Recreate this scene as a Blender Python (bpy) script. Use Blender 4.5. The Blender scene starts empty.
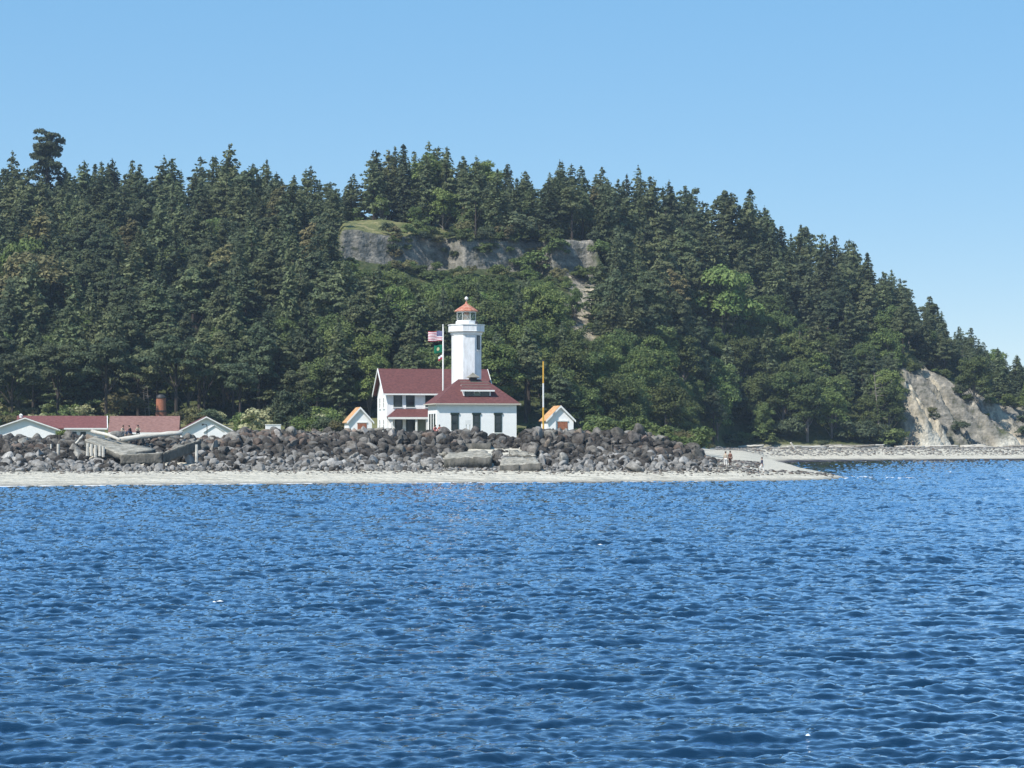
import bpy, bmesh, math
import numpy as np
from mathutils import Vector, Matrix

S = bpy.context.scene
COL = S.collection
R = math.radians
F = 2400.0; HZ = 440.0; CH = 4.5

# ------------------------------------------------------------ camera, sky, sun, exposure
cd = bpy.data.cameras.new('camera'); cam = bpy.data.objects.new('camera', cd); COL.objects.link(cam)
cam.location = (0, 0, CH); cam.rotation_euler = (R(90), 0, 0)
cd.sensor_width = 36; cd.lens = 36 * F / 1024; cd.shift_y = (HZ - 384) / 1024; cd.clip_start = 1; cd.clip_end = 4000
S.camera = cam
SUN_AZ, SUN_EL = 45.0, 48.0
w = bpy.data.worlds.new('World'); S.world = w; w.use_nodes = True
wn = w.node_tree.nodes; wl = w.node_tree.links
sky = wn.new('ShaderNodeTexSky'); sky.sky_type = 'NISHITA'; sky.sun_disc = False
sky.sun_elevation = R(SUN_EL); sky.sun_rotation = R(180 + SUN_AZ)
sky.air_density = 0.7; sky.dust_density = 0.0; sky.ozone_density = 6.0; sky.altitude = 0
# soften the sky's vertical gradient and keep its blue (a clear, slightly hazy summer sky)
gm = wn.new('ShaderNodeGamma'); gm.inputs[1].default_value = 0.28; wl.new(sky.outputs[0], gm.inputs[0])
hs_ = wn.new('ShaderNodeHueSaturation'); hs_.inputs['Saturation'].default_value = 2.4; hs_.inputs['Value'].default_value = 3.25; wl.new(gm.outputs[0], hs_.inputs['Color'])
wl.new(hs_.outputs[0], wn['Background'].inputs[0]); wn['Background'].inputs[1].default_value = 0.13
sl = bpy.data.lights.new('sun', 'SUN'); so = bpy.data.objects.new('sun', sl); COL.objects.link(so)
sl.energy = 5.0; sl.angle = R(0.53); sl.color = (1.0, 0.95, 0.87)
sd = Vector((-math.sin(R(SUN_AZ)) * math.cos(R(SUN_EL)), -math.cos(R(SUN_AZ)) * math.cos(R(SUN_EL)), math.sin(R(SUN_EL))))
so.rotation_euler = sd.to_track_quat('Z', 'Y').to_euler(); so.location = (-100, 0, 200)
S.view_settings.view_transform = 'Standard'; S.view_settings.look = 'None'
S.view_settings.exposure = 0.32; S.view_settings.gamma = 1; S.view_settings.use_curve_mapping = False
S.render.engine = 'CYCLES'
S.cycles.max_bounces = 5; S.cycles.diffuse_bounces = 2; S.cycles.glossy_bounces = 3
S.cycles.transmission_bounces = 4; S.cycles.transparent_max_bounces = 6

rng = np.random.RandomState(7)

# ------------------------------------------------------------ helpers
def at(px, py, Y):
    return Vector(((px - 512) / F * Y, Y, CH + (HZ - py) / F * Y))
def X_of(px, Y): return (px - 512) / F * Y
def Z_of(py, Y): return CH + (HZ - py) / F * Y

def mat(name, col, rough=0.8, spec=0.3, var=0.0, scale=3.0, col2=None, bump=0.0, bscale=None, island=0.0, objvar=0.0,
        metallic=0, trans=0.0, coords='Object', stretch=(1, 1, 1)):
    m = bpy.data.materials.new(name); m.use_nodes = True
    n = m.node_tree.nodes; l = m.node_tree.links; b = n['Principled BSDF']
    b.inputs['Roughness'].default_value = rough; b.inputs['Specular IOR Level'].default_value = spec
    b.inputs['Metallic'].default_value = metallic
    tc = n.new('ShaderNodeTexCoord'); mp = n.new('ShaderNodeMapping'); mp.inputs['Scale'].default_value = stretch
    l.new(tc.outputs[coords], mp.inputs[0])
    out = None
    if col2 is not None or var:
        nz = n.new('ShaderNodeTexNoise'); nz.inputs['Scale'].default_value = scale; nz.inputs['Detail'].default_value = 5
        nz.inputs['Roughness'].default_value = 0.65
        l.new(mp.outputs[0], nz.inputs['Vector'])
        rp = n.new('ShaderNodeValToRGB'); rp.color_ramp.elements[0].position = 0.35; rp.color_ramp.elements[1].position = 0.65
        c2 = col2 if col2 is not None else tuple(c * (1 + var) for c in col)
        c1 = col if col2 is not None else tuple(c * (1 - var) for c in col)
        rp.color_ramp.elements[0].color = (*c1, 1); rp.color_ramp.elements[1].color = (*c2, 1)
        l.new(nz.outputs[0], rp.inputs[0]); out = rp.outputs[0]
    else:
        rg = n.new('ShaderNodeRGB'); rg.outputs[0].default_value = (*col, 1); out = rg.outputs[0]
    if island or objvar:
        hs = n.new('ShaderNodeHueSaturation')
        val = None
        def rngmap(sock, amt):
            mr = n.new('ShaderNodeMapRange'); mr.inputs[3].default_value = 1 - amt; mr.inputs[4].default_value = 1 + amt
            l.new(sock, mr.inputs[0]); return mr.outputs[0]
        vals = []
        if island:
            g = n.new('ShaderNodeNewGeometry'); vals.append(rngmap(g.outputs['Random Per Island'], island))
        if objvar:
            oi = n.new('ShaderNodeObjectInfo'); vals.append(rngmap(oi.outputs['Random'], objvar))
            mr = n.new('ShaderNodeMapRange'); mr.inputs[3].default_value = 0.5 - 0.05 * objvar; mr.inputs[4].default_value = 0.5 + 0.05 * objvar
            ml = n.new('ShaderNodeMath'); ml.operation = 'MULTIPLY'; ml.inputs[1].default_value = 7.31
            fr = n.new('ShaderNodeMath'); fr.operation = 'FRACT'
            l.new(oi.outputs['Random'], ml.inputs[0]); l.new(ml.outputs[0], fr.inputs[0]); l.new(fr.outputs[0], mr.inputs[0])
            l.new(mr.outputs[0], hs.inputs['Hue'])
        v = vals[0]
        if len(vals) > 1:
            mm = n.new('ShaderNodeMath'); mm.operation = 'MULTIPLY'; l.new(vals[0], mm.inputs[0]); l.new(vals[1], mm.inputs[1]); v = mm.outputs[0]
        l.new(v, hs.inputs['Value']); l.new(out, hs.inputs['Color']); out = hs.outputs[0]
    l.new(out, b.inputs['Base Color'])
    if trans:
        tr = n.new('ShaderNodeBsdfTranslucent'); mx = n.new('ShaderNodeMixShader'); mx.inputs[0].default_value = trans
        hs2 = n.new('ShaderNodeHueSaturation'); hs2.inputs['Value'].default_value = 1.5
        l.new(out, hs2.inputs['Color']); l.new(hs2.outputs[0], tr.inputs[0])
        l.new(b.outputs[0], mx.inputs[1]); l.new(tr.outputs[0], mx.inputs[2]); l.new(mx.outputs[0], n['Material Output'].inputs[0])
    if bump:
        nb = n.new('ShaderNodeTexNoise'); nb.inputs['Scale'].default_value = bscale or scale * 2; nb.inputs['Detail'].default_value = 4
        l.new(mp.outputs[0], nb.inputs['Vector'])
        bp = n.new('ShaderNodeBump'); bp.inputs['Strength'].default_value = 1; bp.inputs['Distance'].default_value = bump
        l.new(nb.outputs[0], bp.inputs['Height']); l.new(bp.outputs[0], b.inputs['Normal'])
    return m

def link(o, parent=None):
    COL.objects.link(o)
    if parent is not None: o.parent = parent
    return o
def tag(o, label=None, cat=None, group=None, kind=None):
    if label: o['label'] = label
    if cat: o['category'] = cat
    if group: o['group'] = group
    if kind: o['kind'] = kind
    return o
def empty(name, loc, rz=0, label=None, cat=None, group=None):
    o = bpy.data.objects.new(name, None); COL.objects.link(o); o.location = loc; o.rotation_euler = (0, 0, rz)
    o.empty_display_size = 0.3
    return tag(o, label, cat, group)

class MB:
    """collects shapes, builds one mesh object"""
    def __init__(s): s.v = []; s.f = []
    def add(s, vs, fs):
        k = len(s.v); s.v += [tuple(v) for v in vs]; s.f += [tuple(i + k for i in f) for f in fs]; return s
    def box(s, x0, x1, y0, y1, z0, z1):
        vs = [(x, y, z) for z in (z0, z1) for y in (y0, y1) for x in (x0, x1)]
        return s.add(vs, [(0, 2, 3, 1), (4, 5, 7, 6), (0, 1, 5, 4), (2, 6, 7, 3), (0, 4, 6, 2), (1, 3, 7, 5)])
    def tube(s, pts, rad, n=8, cap=True):
        pts = [Vector(p) for p in pts]
        if not hasattr(rad, '__len__'): rad = [rad] * len(pts)
        k = len(s.v); vs = []
        for i, p in enumerate(pts):
            d = (pts[min(i + 1, len(pts) - 1)] - pts[max(i - 1, 0)]).normalized()
            a = d.cross(Vector((0, 0, 1)) if abs(d.z) < .9 else Vector((1, 0, 0))).normalized(); b = d.cross(a)
            for j in range(n):
                t = 2 * math.pi * j / n; vs.append(tuple(p + (a * math.cos(t) + b * math.sin(t)) * rad[i]))
        fs = []
        for i in range(len(pts) - 1):
            for j in range(n):
                fs.append((i * n + j, i * n + (j + 1) % n, (i + 1) * n + (j + 1) % n, (i + 1) * n + j))
        if cap: fs += [tuple(range(n))[::-1], tuple((len(pts) - 1) * n + j for j in range(n))]
        return s.add(vs, fs)
    def prism(s, prof, z0=None, z1=None, rot=0, n=8, cx=0, cy=0, capb=True):
        """stacked rings: prof = [(radius, z)]"""
        vs = []; fs = []
        for r, z in prof:
            for j in range(n):
                t = rot + 2 * math.pi * (j + .5) / n; vs.append((cx + r * math.cos(t), cy + r * math.sin(t), z))
        m = len(prof)
        for i in range(m - 1):
            for j in range(n):
                fs.append((i * n + j, i * n + (j + 1) % n, (i + 1) * n + (j + 1) % n, (i + 1) * n + j))
        if capb: fs.append(tuple(range(n))[::-1])
        fs.append(tuple((m - 1) * n + j for j in range(n)))
        return s.add(vs, fs)
    def slab(s, top, th):
        """polygon given by its top vertices (ccw from above), thickness th downward (or vector)"""
        d = Vector((0, 0, -th)) if not hasattr(th, '__len__') else Vector(th)
        n = len(top); vs = [Vector(p) for p in top] + [Vector(p) + d for p in top]
        fs = [tuple(range(n)), tuple(range(2 * n - 1, n - 1, -1))] + [(i, i + n, (i + 1) % n + n, (i + 1) % n) for i in range(n)]
        return s.add(vs, fs)
    def build(s, name, m, parent=None, smooth=False, bevel=0):
        me = bpy.data.meshes.new(name); me.from_pydata(s.v, [], s.f); me.update()
        bm = bmesh.new(); bm.from_mesh(me); bmesh.ops.recalc_face_normals(bm, faces=bm.faces)
        if bevel: bmesh.ops.bevel(bm, geom=[e for e in bm.edges if e.is_manifold and e.calc_face_angle(0) > .5], offset=bevel, segments=1, affect='EDGES')
        bm.to_mesh(me); bm.free()
        if smooth: me.polygons.foreach_set('use_smooth', [True] * len(me.polygons))
        if m is not None: me.materials.append(m)
        o = bpy.data.objects.new(name, me); link(o, parent); return o

def raw_mesh(name, V, Fq, m=None, smooth=False, mats=None, midx=None):
    """V (n,3), Fq (k,c) same corner count"""
    V = np.asarray(V, np.float32); Fq = np.asarray(Fq, np.int32); k, c = Fq.shape
    me = bpy.data.meshes.new(name)
    me.vertices.add(len(V)); me.vertices.foreach_set('co', V.ravel())
    me.loops.add(k * c); me.loops.foreach_set('vertex_index', Fq.ravel())
    me.polygons.add(k); me.polygons.foreach_set('loop_start', np.arange(0, k * c, c, dtype=np.int32))
    if smooth: me.polygons.foreach_set('use_smooth', np.ones(k, bool))
    for mm in (mats or ([m] if m else [])): me.materials.append(mm)
    if midx is not None: me.polygons.foreach_set('material_index', np.asarray(midx, np.int32))
    me.update(calc_edges=True)
    return me
def quads_mesh(name, Q, m, **k):
    Q = np.asarray(Q, np.float32); n = len(Q)
    return raw_mesh(name, Q.reshape(-1, 3), np.arange(n * 4).reshape(n, 4), m, **k)

def vnoise(x, y, seed=0):
    """smooth value noise, vectorised"""
    xi = np.floor(x).astype(np.int64); yi = np.floor(y).astype(np.int64); fx = x - xi; fy = y - yi
    fx = fx * fx * (3 - 2 * fx); fy = fy * fy * (3 - 2 * fy)
    def h(a, b):
        n = (a * 374761393 + b * 668265263 + seed * 1442695041) & 0xffffffff
        n = ((n ^ (n >> 13)) * 1274126177) & 0xffffffff
        return ((n ^ (n >> 16)) & 0xffff) / 32767.5 - 1
    return (h(xi, yi) * (1 - fx) + h(xi + 1, yi) * fx) * (1 - fy) + (h(xi, yi + 1) * (1 - fx) + h(xi + 1, yi + 1) * fx) * fy
def fbm(x, y, seed=0, o=4):
    r = 0; a = 1.; t = 0
    for i in range(o): r = r + a * vnoise(x * 2 ** i, y * 2 ** i, seed + i); t += a; a *= .5
    return r / t
def sst(a, b, x):
    t = np.clip((x - a) / (b - a), 0, 1); return t * t * (3 - 2 * t)

# ------------------------------------------------------------ terrain
def T(*p): p = np.array(p, float); return lambda u: np.interp(u, p[:, 0], p[:, 1])
Ys = T((-200, 226), (0, 229), (240, 242), (500, 251), (640, 255), (700, 258), (780, 263), (825, 269), (845, 280), (900, 320), (1200, 330))
Yrip = T((-200, 236), (0, 240), (300, 248), (560, 251), (700, 254), (780, 258), (1200, 300))
Yb = T((-200, 900), (755, 700), (765, 488), (775, 420), (800, 340), (845, 283), (900, 250), (1200, 230))
Yw = T((-200, 420), (700, 450), (780, 480), (1024, 512), (1200, 540))
hT = T((-200, 3.95), (222, 3.95), (250, 4.4), (640, 4.4), (690, 2.4), (725, 1.7), (1200, 1.5))
Yf = T((-200, 425), (0, 420), (560, 420), (640, 450), (700, 500), (730, 530), (860, 540), (1024, 566), (1200, 590))
zf = T((-200, 8.4), (480, 8.4), (600, 4.7), (700, 3.1), (740, 2.6), (1200, 2.6))
Yr = T((-200, 575), (0, 565), (340, 560), (560, 562), (640, 585), (760, 605), (960, 610), (1024, 640), (1200, 690))
zr = T((-200, 51.3), (0, 52.3), (300, 52.3), (340, 54.8), (560, 53.8), (640, 48.8), (700, 45.8), (760, 42.8), (800, 40.3), (840, 37.8), (880, 34.3), (920, 28.3),
       (950, 23.8), (980, 19.3), (1024, 14.3), (1200, 9.3))
zc = T((-200, 21.35), (880, 21.35), (905, 20.85), (950, 17.35), (1000, 12.85), (1200, 8.35))
bt = T((330, 49.2), (380, 49.3), (420, 49), (480, 48.4), (540, 48.8), (600, 49))
bb = T((330, 43.6), (390, 42.4), (440, 41.9), (520, 42.2), (560, 40.6), (600, 40.2))

SAW = T((-60, -6), (-40, -10), (-36.5, -15), (-14, 4), (-10.5, -2), (6, 11.5), (9, 5), (17, 12), (21, 6), (60, 0))
def ydisp(X, Y):
    return Y - SAW(X) * sst(455, 500, Y) * (1 - sst(552, 575, Y)) + (fbm(X / 9, Y / 40, 3) * 1.6 + fbm(X / 2.3, Y / 9, 9) * .8) * sst(400, 440, Y)
def height(X, Y):
    u = 512 + F * X / Y
    d = Y - Ys(u); e = Y - Yrip(u)
    H = hT(u)
    near = np.where(d < 0, np.maximum(d * .085, -2.5), np.where(e < 17, d * 1.4 / (d - e + 17), np.where(e < 31, 1.4 + (e - 17) / 14 * (H - 1.4), H)))
    f0 = Yf(u); t = np.clip((Y - 346) / (f0 - 346), 0, 1)
    near = np.where(e > 31, H + (zf(u) - H) * t, near)
    spit = np.minimum(d * .085, (Yb(u) - Y) * .06); cp = np.interp(u, [750, 790, 815, 845, 870], [1.45, 1.1, .7, .22, .05]); spit = np.where(spit > 0, cp * np.tanh(spit / cp), spit)
    far = np.clip((Y - Yw(u)) * .1, -2.5, 2.6)
    flat = -.06 + .30 * fbm(X / 14, Y / 7, 61) - .25 * sst(960, 1024, u); flat = np.where((Y > Yw(u) - 75) & (Y < Yw(u) + 4) & (u > 768), flat - .5 * (1 - sst(768, 800, u)) - .5 * (1 - sst(0, 20, Y - Yw(u) + 75)), -3)
    rightz = np.maximum(np.maximum(np.maximum(spit, far), flat), -2.5)
    b = sst(738, 768, u); low = near * (1 - b) + rightz * b
    # hill
    bw = sst(322, 345, u) * (1 - sst(590, 612, u)); cw = sst(876, 905, u)
    Yd = ydisp(X, Y)
    r = Yr(u); s = np.clip((Y - f0) / (r - f0), 0, 1)
    z0 = zf(u); z1 = zr(u)
    plain = z0 + (z1 - z0) * (s * .75 + .25 * s * s * (3 - 2 * s))
    bl = np.where(Yd < 524, z0 + (bb(u) - z0) * np.clip((Yd - f0) / (524 - f0), 0, 1) ** 1.0,
         np.where(Yd < 526.4, bb(u) + (bt(u) - bb(u)) * np.clip((Yd - 524) / 2.4, 0, 1) ** .8, bt(u) + (z1 - bt(u)) * np.clip((Yd - 526.4) / (r - 526.4), 0, 1)))
    cn = fbm(X / 7.0 + Y * .16, Y / 60, 21) * 14 + fbm(X / 2.2 + Y * .22, Y / 30, 5) * 6 + fbm(X / .9, Y / 6, 15) * 2
    Yc = Y + cn * sst(0, 6, Y - f0 + 3)
    cl = np.where(Yc < f0 + 21, z0 + (zc(u) - z0) * np.clip((Yc - f0) / 21, 0, 1) ** .85, zc(u) + (np.maximum(z1, zc(u)) - zc(u)) * np.clip((Yc - f0 - 21) / np.maximum(r - f0 - 21, 1), 0, 1))
    hill = plain * (1 - bw) + bl * bw; hill = hill * (1 - cw) + cl * cw
    z = np.where(Y > f0, np.where(hill > low, hill, low), low) + np.clip(Y - r - 3, 0, 60) * .13
    z = z + fbm(X / 6, Y / 6, 31) * (.10 + .8 * sst(5, 40, Y - f0)) * sst(0, 4, d) * np.where(u > 745, .4 + .6 * sst(0, 6, Y - f0), 1)
    return z
def hz(x, y): return float(height(np.array([float(x)]), np.array([float(y)]))[0])
def bare(X, Y):
    """how much an exposed earth face this place is"""
    u = 512 + F * X / Y; f0 = Yf(u)
    n = fbm(X / 5, Y / 7, 77)
    Yd = ydisp(X, Y)
    b1 = sst(335, 345, u) * (1 - sst(592, 600, u)) * sst(522.5, 523.8, Yd) * (1 - sst(526.3, 527, Yd))
    b1b = sst(566, 574, u + n * 6) * (1 - sst(590, 598, u + n * 6)) * sst(488, 498, Y + n * 8) * (1 - sst(527, 529, Yd))
    dd = Y - f0
    cut = sst(894, 906, u + n * 8) * sst(-2, 0, dd) * (1 - sst(26, 32, dd + n * 5)) * (1 - sst(940, 962, u) * (1 - sst(-.42, -.2, fbm(X / 5 + Y * .16, Y / 15, 88))))
    return np.clip(np.maximum(np.maximum(b1, b1b), cut), 0, 1)

us = np.concatenate([np.arange(-240, 0, 12), np.arange(0, 1030, 2.5), np.arange(1030, 1300, 12)])
ys = np.concatenate([np.arange(200, 236, 6), np.arange(236, 300, 1.0), np.arange(300, 420, 2.5), np.arange(420, 504, 3), np.arange(504, 544, .4), np.arange(544, 600, .7), np.arange(600, 720, 4)])
UU, YY = np.meshgrid(us, ys); XX = (UU - 512) / F * YY; ZZ = height(XX, YY)
nu, ny = len(us), len(ys)
idx = np.arange(nu * ny).reshape(ny, nu)
quad = np.stack([idx[:-1, :-1], idx[:-1, 1:], idx[1:, 1:], idx[1:, :-1]], -1)
V = np.stack([XX, YY, ZZ], -1).reshape(-1, 3)
BARE = bare(XX, YY)
TAN = np.maximum(sst(870, 890, UU) * np.clip(.2 + 1.6 * fbm(XX / 5 + YY * .12, YY / 16, 44) + .7 * (1 - sst(930, 965, UU)), 0, 1), sst(560, 572, UU) * (1 - sst(600, 610, UU)) * (1 - sst(515, 523, ydisp(XX, YY))))
DD = YY - Yrip(UU)
sandm = np.where(UU > 745, 1 - sst(0, 3, YY - Yf(UU)), np.maximum(1 - sst(31, 35, DD + fbm(XX / 3, YY / 3, 5) * 4), sst(668, 700, UU + fbm(XX / 3, YY / 9, 8) * 12) * (1 - sst(-20, 0, YY - Yf(UU)))))
grassm = (1 - sandm) * (1 - sst(-6, 6, YY - Yf(UU) + fbm(XX / 8, YY / 8, 6) * 8))
shelf = sst(330, 345, UU) * (1 - sst(455, 480, UU)) * sst(526.5, 527.5, ydisp(XX, YY)) * (1 - sst(560, 566, YY))
grassm = np.maximum(grassm, shelf)
wet = np.clip(1 - ZZ / .28, 0, 1) * (ZZ > -.5)
kelp = sst(765, 790, UU) * sst(415, 430, YY) * (1 - sst(.35, .7, ZZ))

mg = bpy.data.materials.new('terrain'); mg.use_nodes = True
n = mg.node_tree.nodes; l = mg.node_tree.links; bs = n['Principled BSDF']; bs.inputs['Roughness'].default_value = .95; bs.inputs['Specular IOR Level'].default_value = .1
tc = n.new('ShaderNodeTexCoord')
at_ = n.new('ShaderNodeAttribute'); at_.attribute_name = 'cover'   # r sand, g grass, b bare
sp = n.new('ShaderNodeSeparateColor'); l.new(at_.outputs['Color'], sp.inputs[0])
at2 = n.new('ShaderNodeAttribute'); at2.attribute_name = 'damp'
sp2 = n.new('ShaderNodeSeparateColor'); l.new(at2.outputs['Color'], sp2.inputs[0])
def ramp(scale, cols, stretch=(1, 1, 1), det=6, lo=.3, hi=.7):
    mp = n.new('ShaderNodeMapping'); mp.inputs['Scale'].default_value = stretch; l.new(tc.outputs['Object'], mp.inputs[0])
    nz = n.new('ShaderNodeTexNoise'); nz.inputs['Scale'].default_value = scale; nz.inputs['Detail'].default_value = det; nz.inputs['Roughness'].default_value = .7
    l.new(mp.outputs[0], nz.inputs['Vector']); rp = n.new('ShaderNodeValToRGB'); e = rp.color_ramp.elements
    e[0].position = lo; e[1].position = hi; e[0].color = (*cols[0], 1); e[1].color = (*cols[-1], 1)
    for i, c in enumerate(cols[1:-1]):
        x = e.new(lo + (hi - lo) * (i + 1) / (len(cols) - 1)); x.color = (*c, 1)
    l.new(nz.outputs[0], rp.inputs[0]); return rp.outputs[0]
def mixc(f, a, b):
    m = n.new('ShaderNodeMix'); m.data_type = 'RGBA'; l.new(f, m.inputs[0]); l.new(a, m.inputs[6]); l.new(b, m.inputs[7]); return m.outputs[2]
floor_c = ramp(.5, [(.03, .045, .018), (.06, .075, .03), (.10, .10, .05)])
grass_c = ramp(.35, [(.08, .10, .04), (.15, .155, .065), (.30, .26, .14)])
sand_c = ramp(.9, [(.30, .28, .23), (.50, .47, .39), (.59, .555, .47)], (.35, 1.6, 1), lo=.35, hi=.62)
grav = ramp(9, [(.62, .62, .62), (1, 1, 1), (1.15, 1.15, 1.15)], lo=.38, hi=.6)
ms = n.new('ShaderNodeMix'); ms.data_type = 'RGBA'; ms.blend_type = 'MULTIPLY'; ms.inputs[0].default_value = .6
l.new(sand_c, ms.inputs[6]); l.new(grav, ms.inputs[7]); sand_c = ms.outputs[2]
bare_c = ramp(.45, [(.07, .075, .05), (.15, .145, .125), (.22, .21, .185), (.42, .38, .31)], (1, 1, 1.6), lo=.33, hi=.68)
strat = ramp(1.2, [(.72, .72, .72), (1.05, 1.03, 1.0)], (.05, .05, 1.2), lo=.42, hi=.58)
mb_ = n.new('ShaderNodeMix'); mb_.data_type = 'RGBA'; mb_.blend_type = 'MULTIPLY'; mb_.inputs[0].default_value = .7
l.new(bare_c, mb_.inputs[6]); l.new(strat, mb_.inputs[7]); bare_c = mb_.outputs[2]
rgbw = n.new('ShaderNodeRGB'); rgbw.outputs[0].default_value = (.17, .16, .14, 1)
rgbk = n.new('ShaderNodeRGB'); rgbk.outputs[0].default_value = (.035, .035, .045, 1)
tan_c = ramp(.5, [(.14, .13, .10), (.26, .235, .185), (.42, .365, .27), (.56, .49, .37)], (1.6, 1, .8), lo=.34, hi=.62)
bare_c = mixc(sp2.outputs[2], bare_c, tan_c)
c = mixc(sp.outputs[1], floor_c, grass_c); c = mixc(sp.outputs[2], c, bare_c); c = mixc(sp.outputs[0], c, sand_c)
c = mixc(sp2.outputs[0], c, rgbw.outputs[0]); c = mixc(sp2.outputs[1], c, rgbk.outputs[0])
l.new(c, bs.inputs['Base Color'])
nb = n.new('ShaderNodeTexNoise'); nb.inputs['Scale'].default_value = 1.3; nb.inputs['Detail'].default_value = 8; l.new(tc.outputs['Object'], nb.inputs['Vector'])
bp = n.new('ShaderNodeBump'); bp.inputs['Distance'].default_value = .5; l.new(nb.outputs[0], bp.inputs['Height']); l.new(bp.outputs[0], bs.inputs['Normal'])

Yc_ = (YY[:-1, :-1] + YY[1:, 1:]) / 2; Uc_ = (UU[:-1, :-1] + UU[1:, 1:]) / 2
isb = ((sandm[:-1, :-1] + sandm[1:, 1:]) / 2 > .5)
ish = (Yc_ > Yf(Uc_) - 3) & ~isb
for nm, mk in (('beach', isb), ('hill', ish), ('ground', ~isb & ~ish)):
    fq = quad[mk]; used, inv = np.unique(fq, return_inverse=True)
    me = raw_mesh(nm, V[used], inv.reshape(-1, 4), mg, smooth=True)
    a = me.color_attributes.new('cover', 'FLOAT_COLOR', 'POINT')
    a.data.foreach_set('color', np.stack([sandm.ravel()[used], grassm.ravel()[used], BARE.ravel()[used], np.ones(len(used))], -1).astype(np.float32).ravel())
    a = me.color_attributes.new('damp', 'FLOAT_COLOR', 'POINT')
    a.data.foreach_set('color', np.stack([wet.ravel()[used], kelp.ravel()[used], TAN.ravel()[used], np.ones(len(used))], -1).astype(np.float32).ravel())
    tag(link(bpy.data.objects.new(nm, me)), kind='structure')

# ------------------------------------------------------------ water: a summed random sea, swell to ripples
def band(Ngrid, size, l0, l1, rms_slope, seed, wind=-70, spread=2.0):
    r = np.random.RandomState(seed); k1 = 2 * np.pi * np.fft.fftfreq(Ngrid, size / Ngrid)
    KX, KY = np.meshgrid(k1, k1); K = np.hypot(KX, KY); K[0, 0] = 1
    th = np.arctan2(KY, KX) - math.radians(wind)
    P = K ** -3.3 * (np.abs(np.cos(th)) ** spread + .12) * ((K > 2 * np.pi / l1) & (K < 2 * np.pi / l0))
    A = np.sqrt(P) * (r.randn(Ngrid, Ngrid) + 1j * r.randn(Ngrid, Ngrid)); A[0, 0] = 0
    h = np.fft.ifft2(A).real
    sx = np.fft.ifft2(A * 1j * KX).real; sy = np.fft.ifft2(A * 1j * KY).real
    sc = rms_slope / math.sqrt((sx ** 2 + sy ** 2).mean())
    dx = np.fft.ifft2(A * -1j * KX / K).real * sc; dy = np.fft.ifft2(A * -1j * KY / K).real * sc
    return h * sc, dx, dy, size
def samp(g, size, X, Y):
    N = g.shape[0]; x = (X / size * N) % N; y = (Y / size * N) % N
    x0 = x.astype(int); y0 = y.astype(int); fx = x - x0; fy = y - y0; x0 %= N; y0 %= N; x1 = (x0 + 1) % N; y1 = (y0 + 1) % N
    return (g[y0, x0] * (1 - fx) + g[y0, x1] * fx) * (1 - fy) + (g[y1, x0] * (1 - fx) + g[y1, x1] * fx) * fy
bands = [band(512, 113., 1.8, 8, .04, 1, -80, 3), band(1024, 61., .34, 1.3, .185, 2, -84, 5.0), band(1024, 23.7, .12, .36, .18, 3, -72, 1.0)]
yr_ = [14.0]
while yr_[-1] < 620: yr_.append(yr_[-1] * 1.0022)
yr_ = np.array(yr_); ur = np.linspace(-.31, .31, 1000)
WX = ur[None, :] * yr_[:, None]; WY = np.repeat(yr_[:, None], len(ur), 1)
WZ = np.zeros_like(WX); DX = np.zeros_like(WX); DY = np.zeros_like(WX)
gust = 1 + .5 * fbm(WX / 26, WY / 16, 51, 3)
_u = 512 + F * WX / WY
calm = 1 - .35 * sst(-14, 0, WY - Ys(_u)) * (1 - sst(830, 870, _u))
for i, (g, dx, dy, s_) in enumerate(bands):
    k = (gust if i else 1) * calm * (1 + (WY / (170., 130., 90.)[i]) * .9)
    a_ = (0, .06, -.12)[i]
    RX = WX * math.cos(a_) + WY * math.sin(a_) ; RY = -WX * math.sin(a_) + WY * math.cos(a_)
    WZ += samp(g, s_, RX, RY) * k
    ddx = samp(dx, s_, RX, RY) * k * .65; ddy = samp(dy, s_, RX, RY) * k * .65
    DX += ddx * math.cos(a_) - ddy * math.sin(a_); DY += ddx * math.sin(a_) + ddy * math.cos(a_)
nr, nc = WX.shape; wi = np.arange(nr * nc).reshape(nr, nc)
wq = np.stack([wi[:-1, :-1], wi[:-1, 1:], wi[1:, 1:], wi[1:, :-1]], -1).reshape(-1, 4)
mw = bpy.data.materials.new('sea_water'); mw.use_nodes = True
n = mw.node_tree.nodes; l = mw.node_tree.links; bs = n['Principled BSDF']
bs.inputs['Base Color'].default_value = (.008, .050, .115, 1); bs.inputs['Roughness'].default_value = .03; bs.inputs['IOR'].default_value = 2.3
tc = n.new('ShaderNodeTexCoord'); prev = None
for sc_, di, st in ((6, .010, (.8, 1.6, 1)), (18, .003, (1, 1.3, 1))):
    mp = n.new('ShaderNodeMapping'); mp.inputs['Scale'].default_value = st; l.new(tc.outputs['Object'], mp.inputs[0])
    nz = n.new('ShaderNodeTexNoise'); nz.inputs['Scale'].default_value = sc_; nz.inputs['Detail'].default_value = 3; l.new(mp.outputs[0], nz.inputs['Vector'])
    bp = n.new('ShaderNodeBump'); bp.inputs['Distance'].default_value = di; l.new(nz.outputs[0], bp.inputs['Height'])
    if prev: l.new(prev, bp.inputs['Normal'])
    prev = bp.outputs[0]
fr_ = n.new('ShaderNodeFresnel'); fr_.inputs['IOR'].default_value = 1.333; l.new(prev, fr_.inputs['Normal'])
mu = n.new('ShaderNodeMath'); mu.operation = 'MULTIPLY'; mu.inputs[1].default_value = 2.1; mu.use_clamp = True
pw_ = n.new('ShaderNodeMath'); pw_.operation = 'POWER'; pw_.inputs[1].default_value = 1.2; l.new(fr_.outputs[0], pw_.inputs[0]); l.new(pw_.outputs[0], mu.inputs[0])
df = n.new('ShaderNodeBsdfDiffuse'); df.inputs[0].default_value = (.005, .022, .050, 1)
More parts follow.
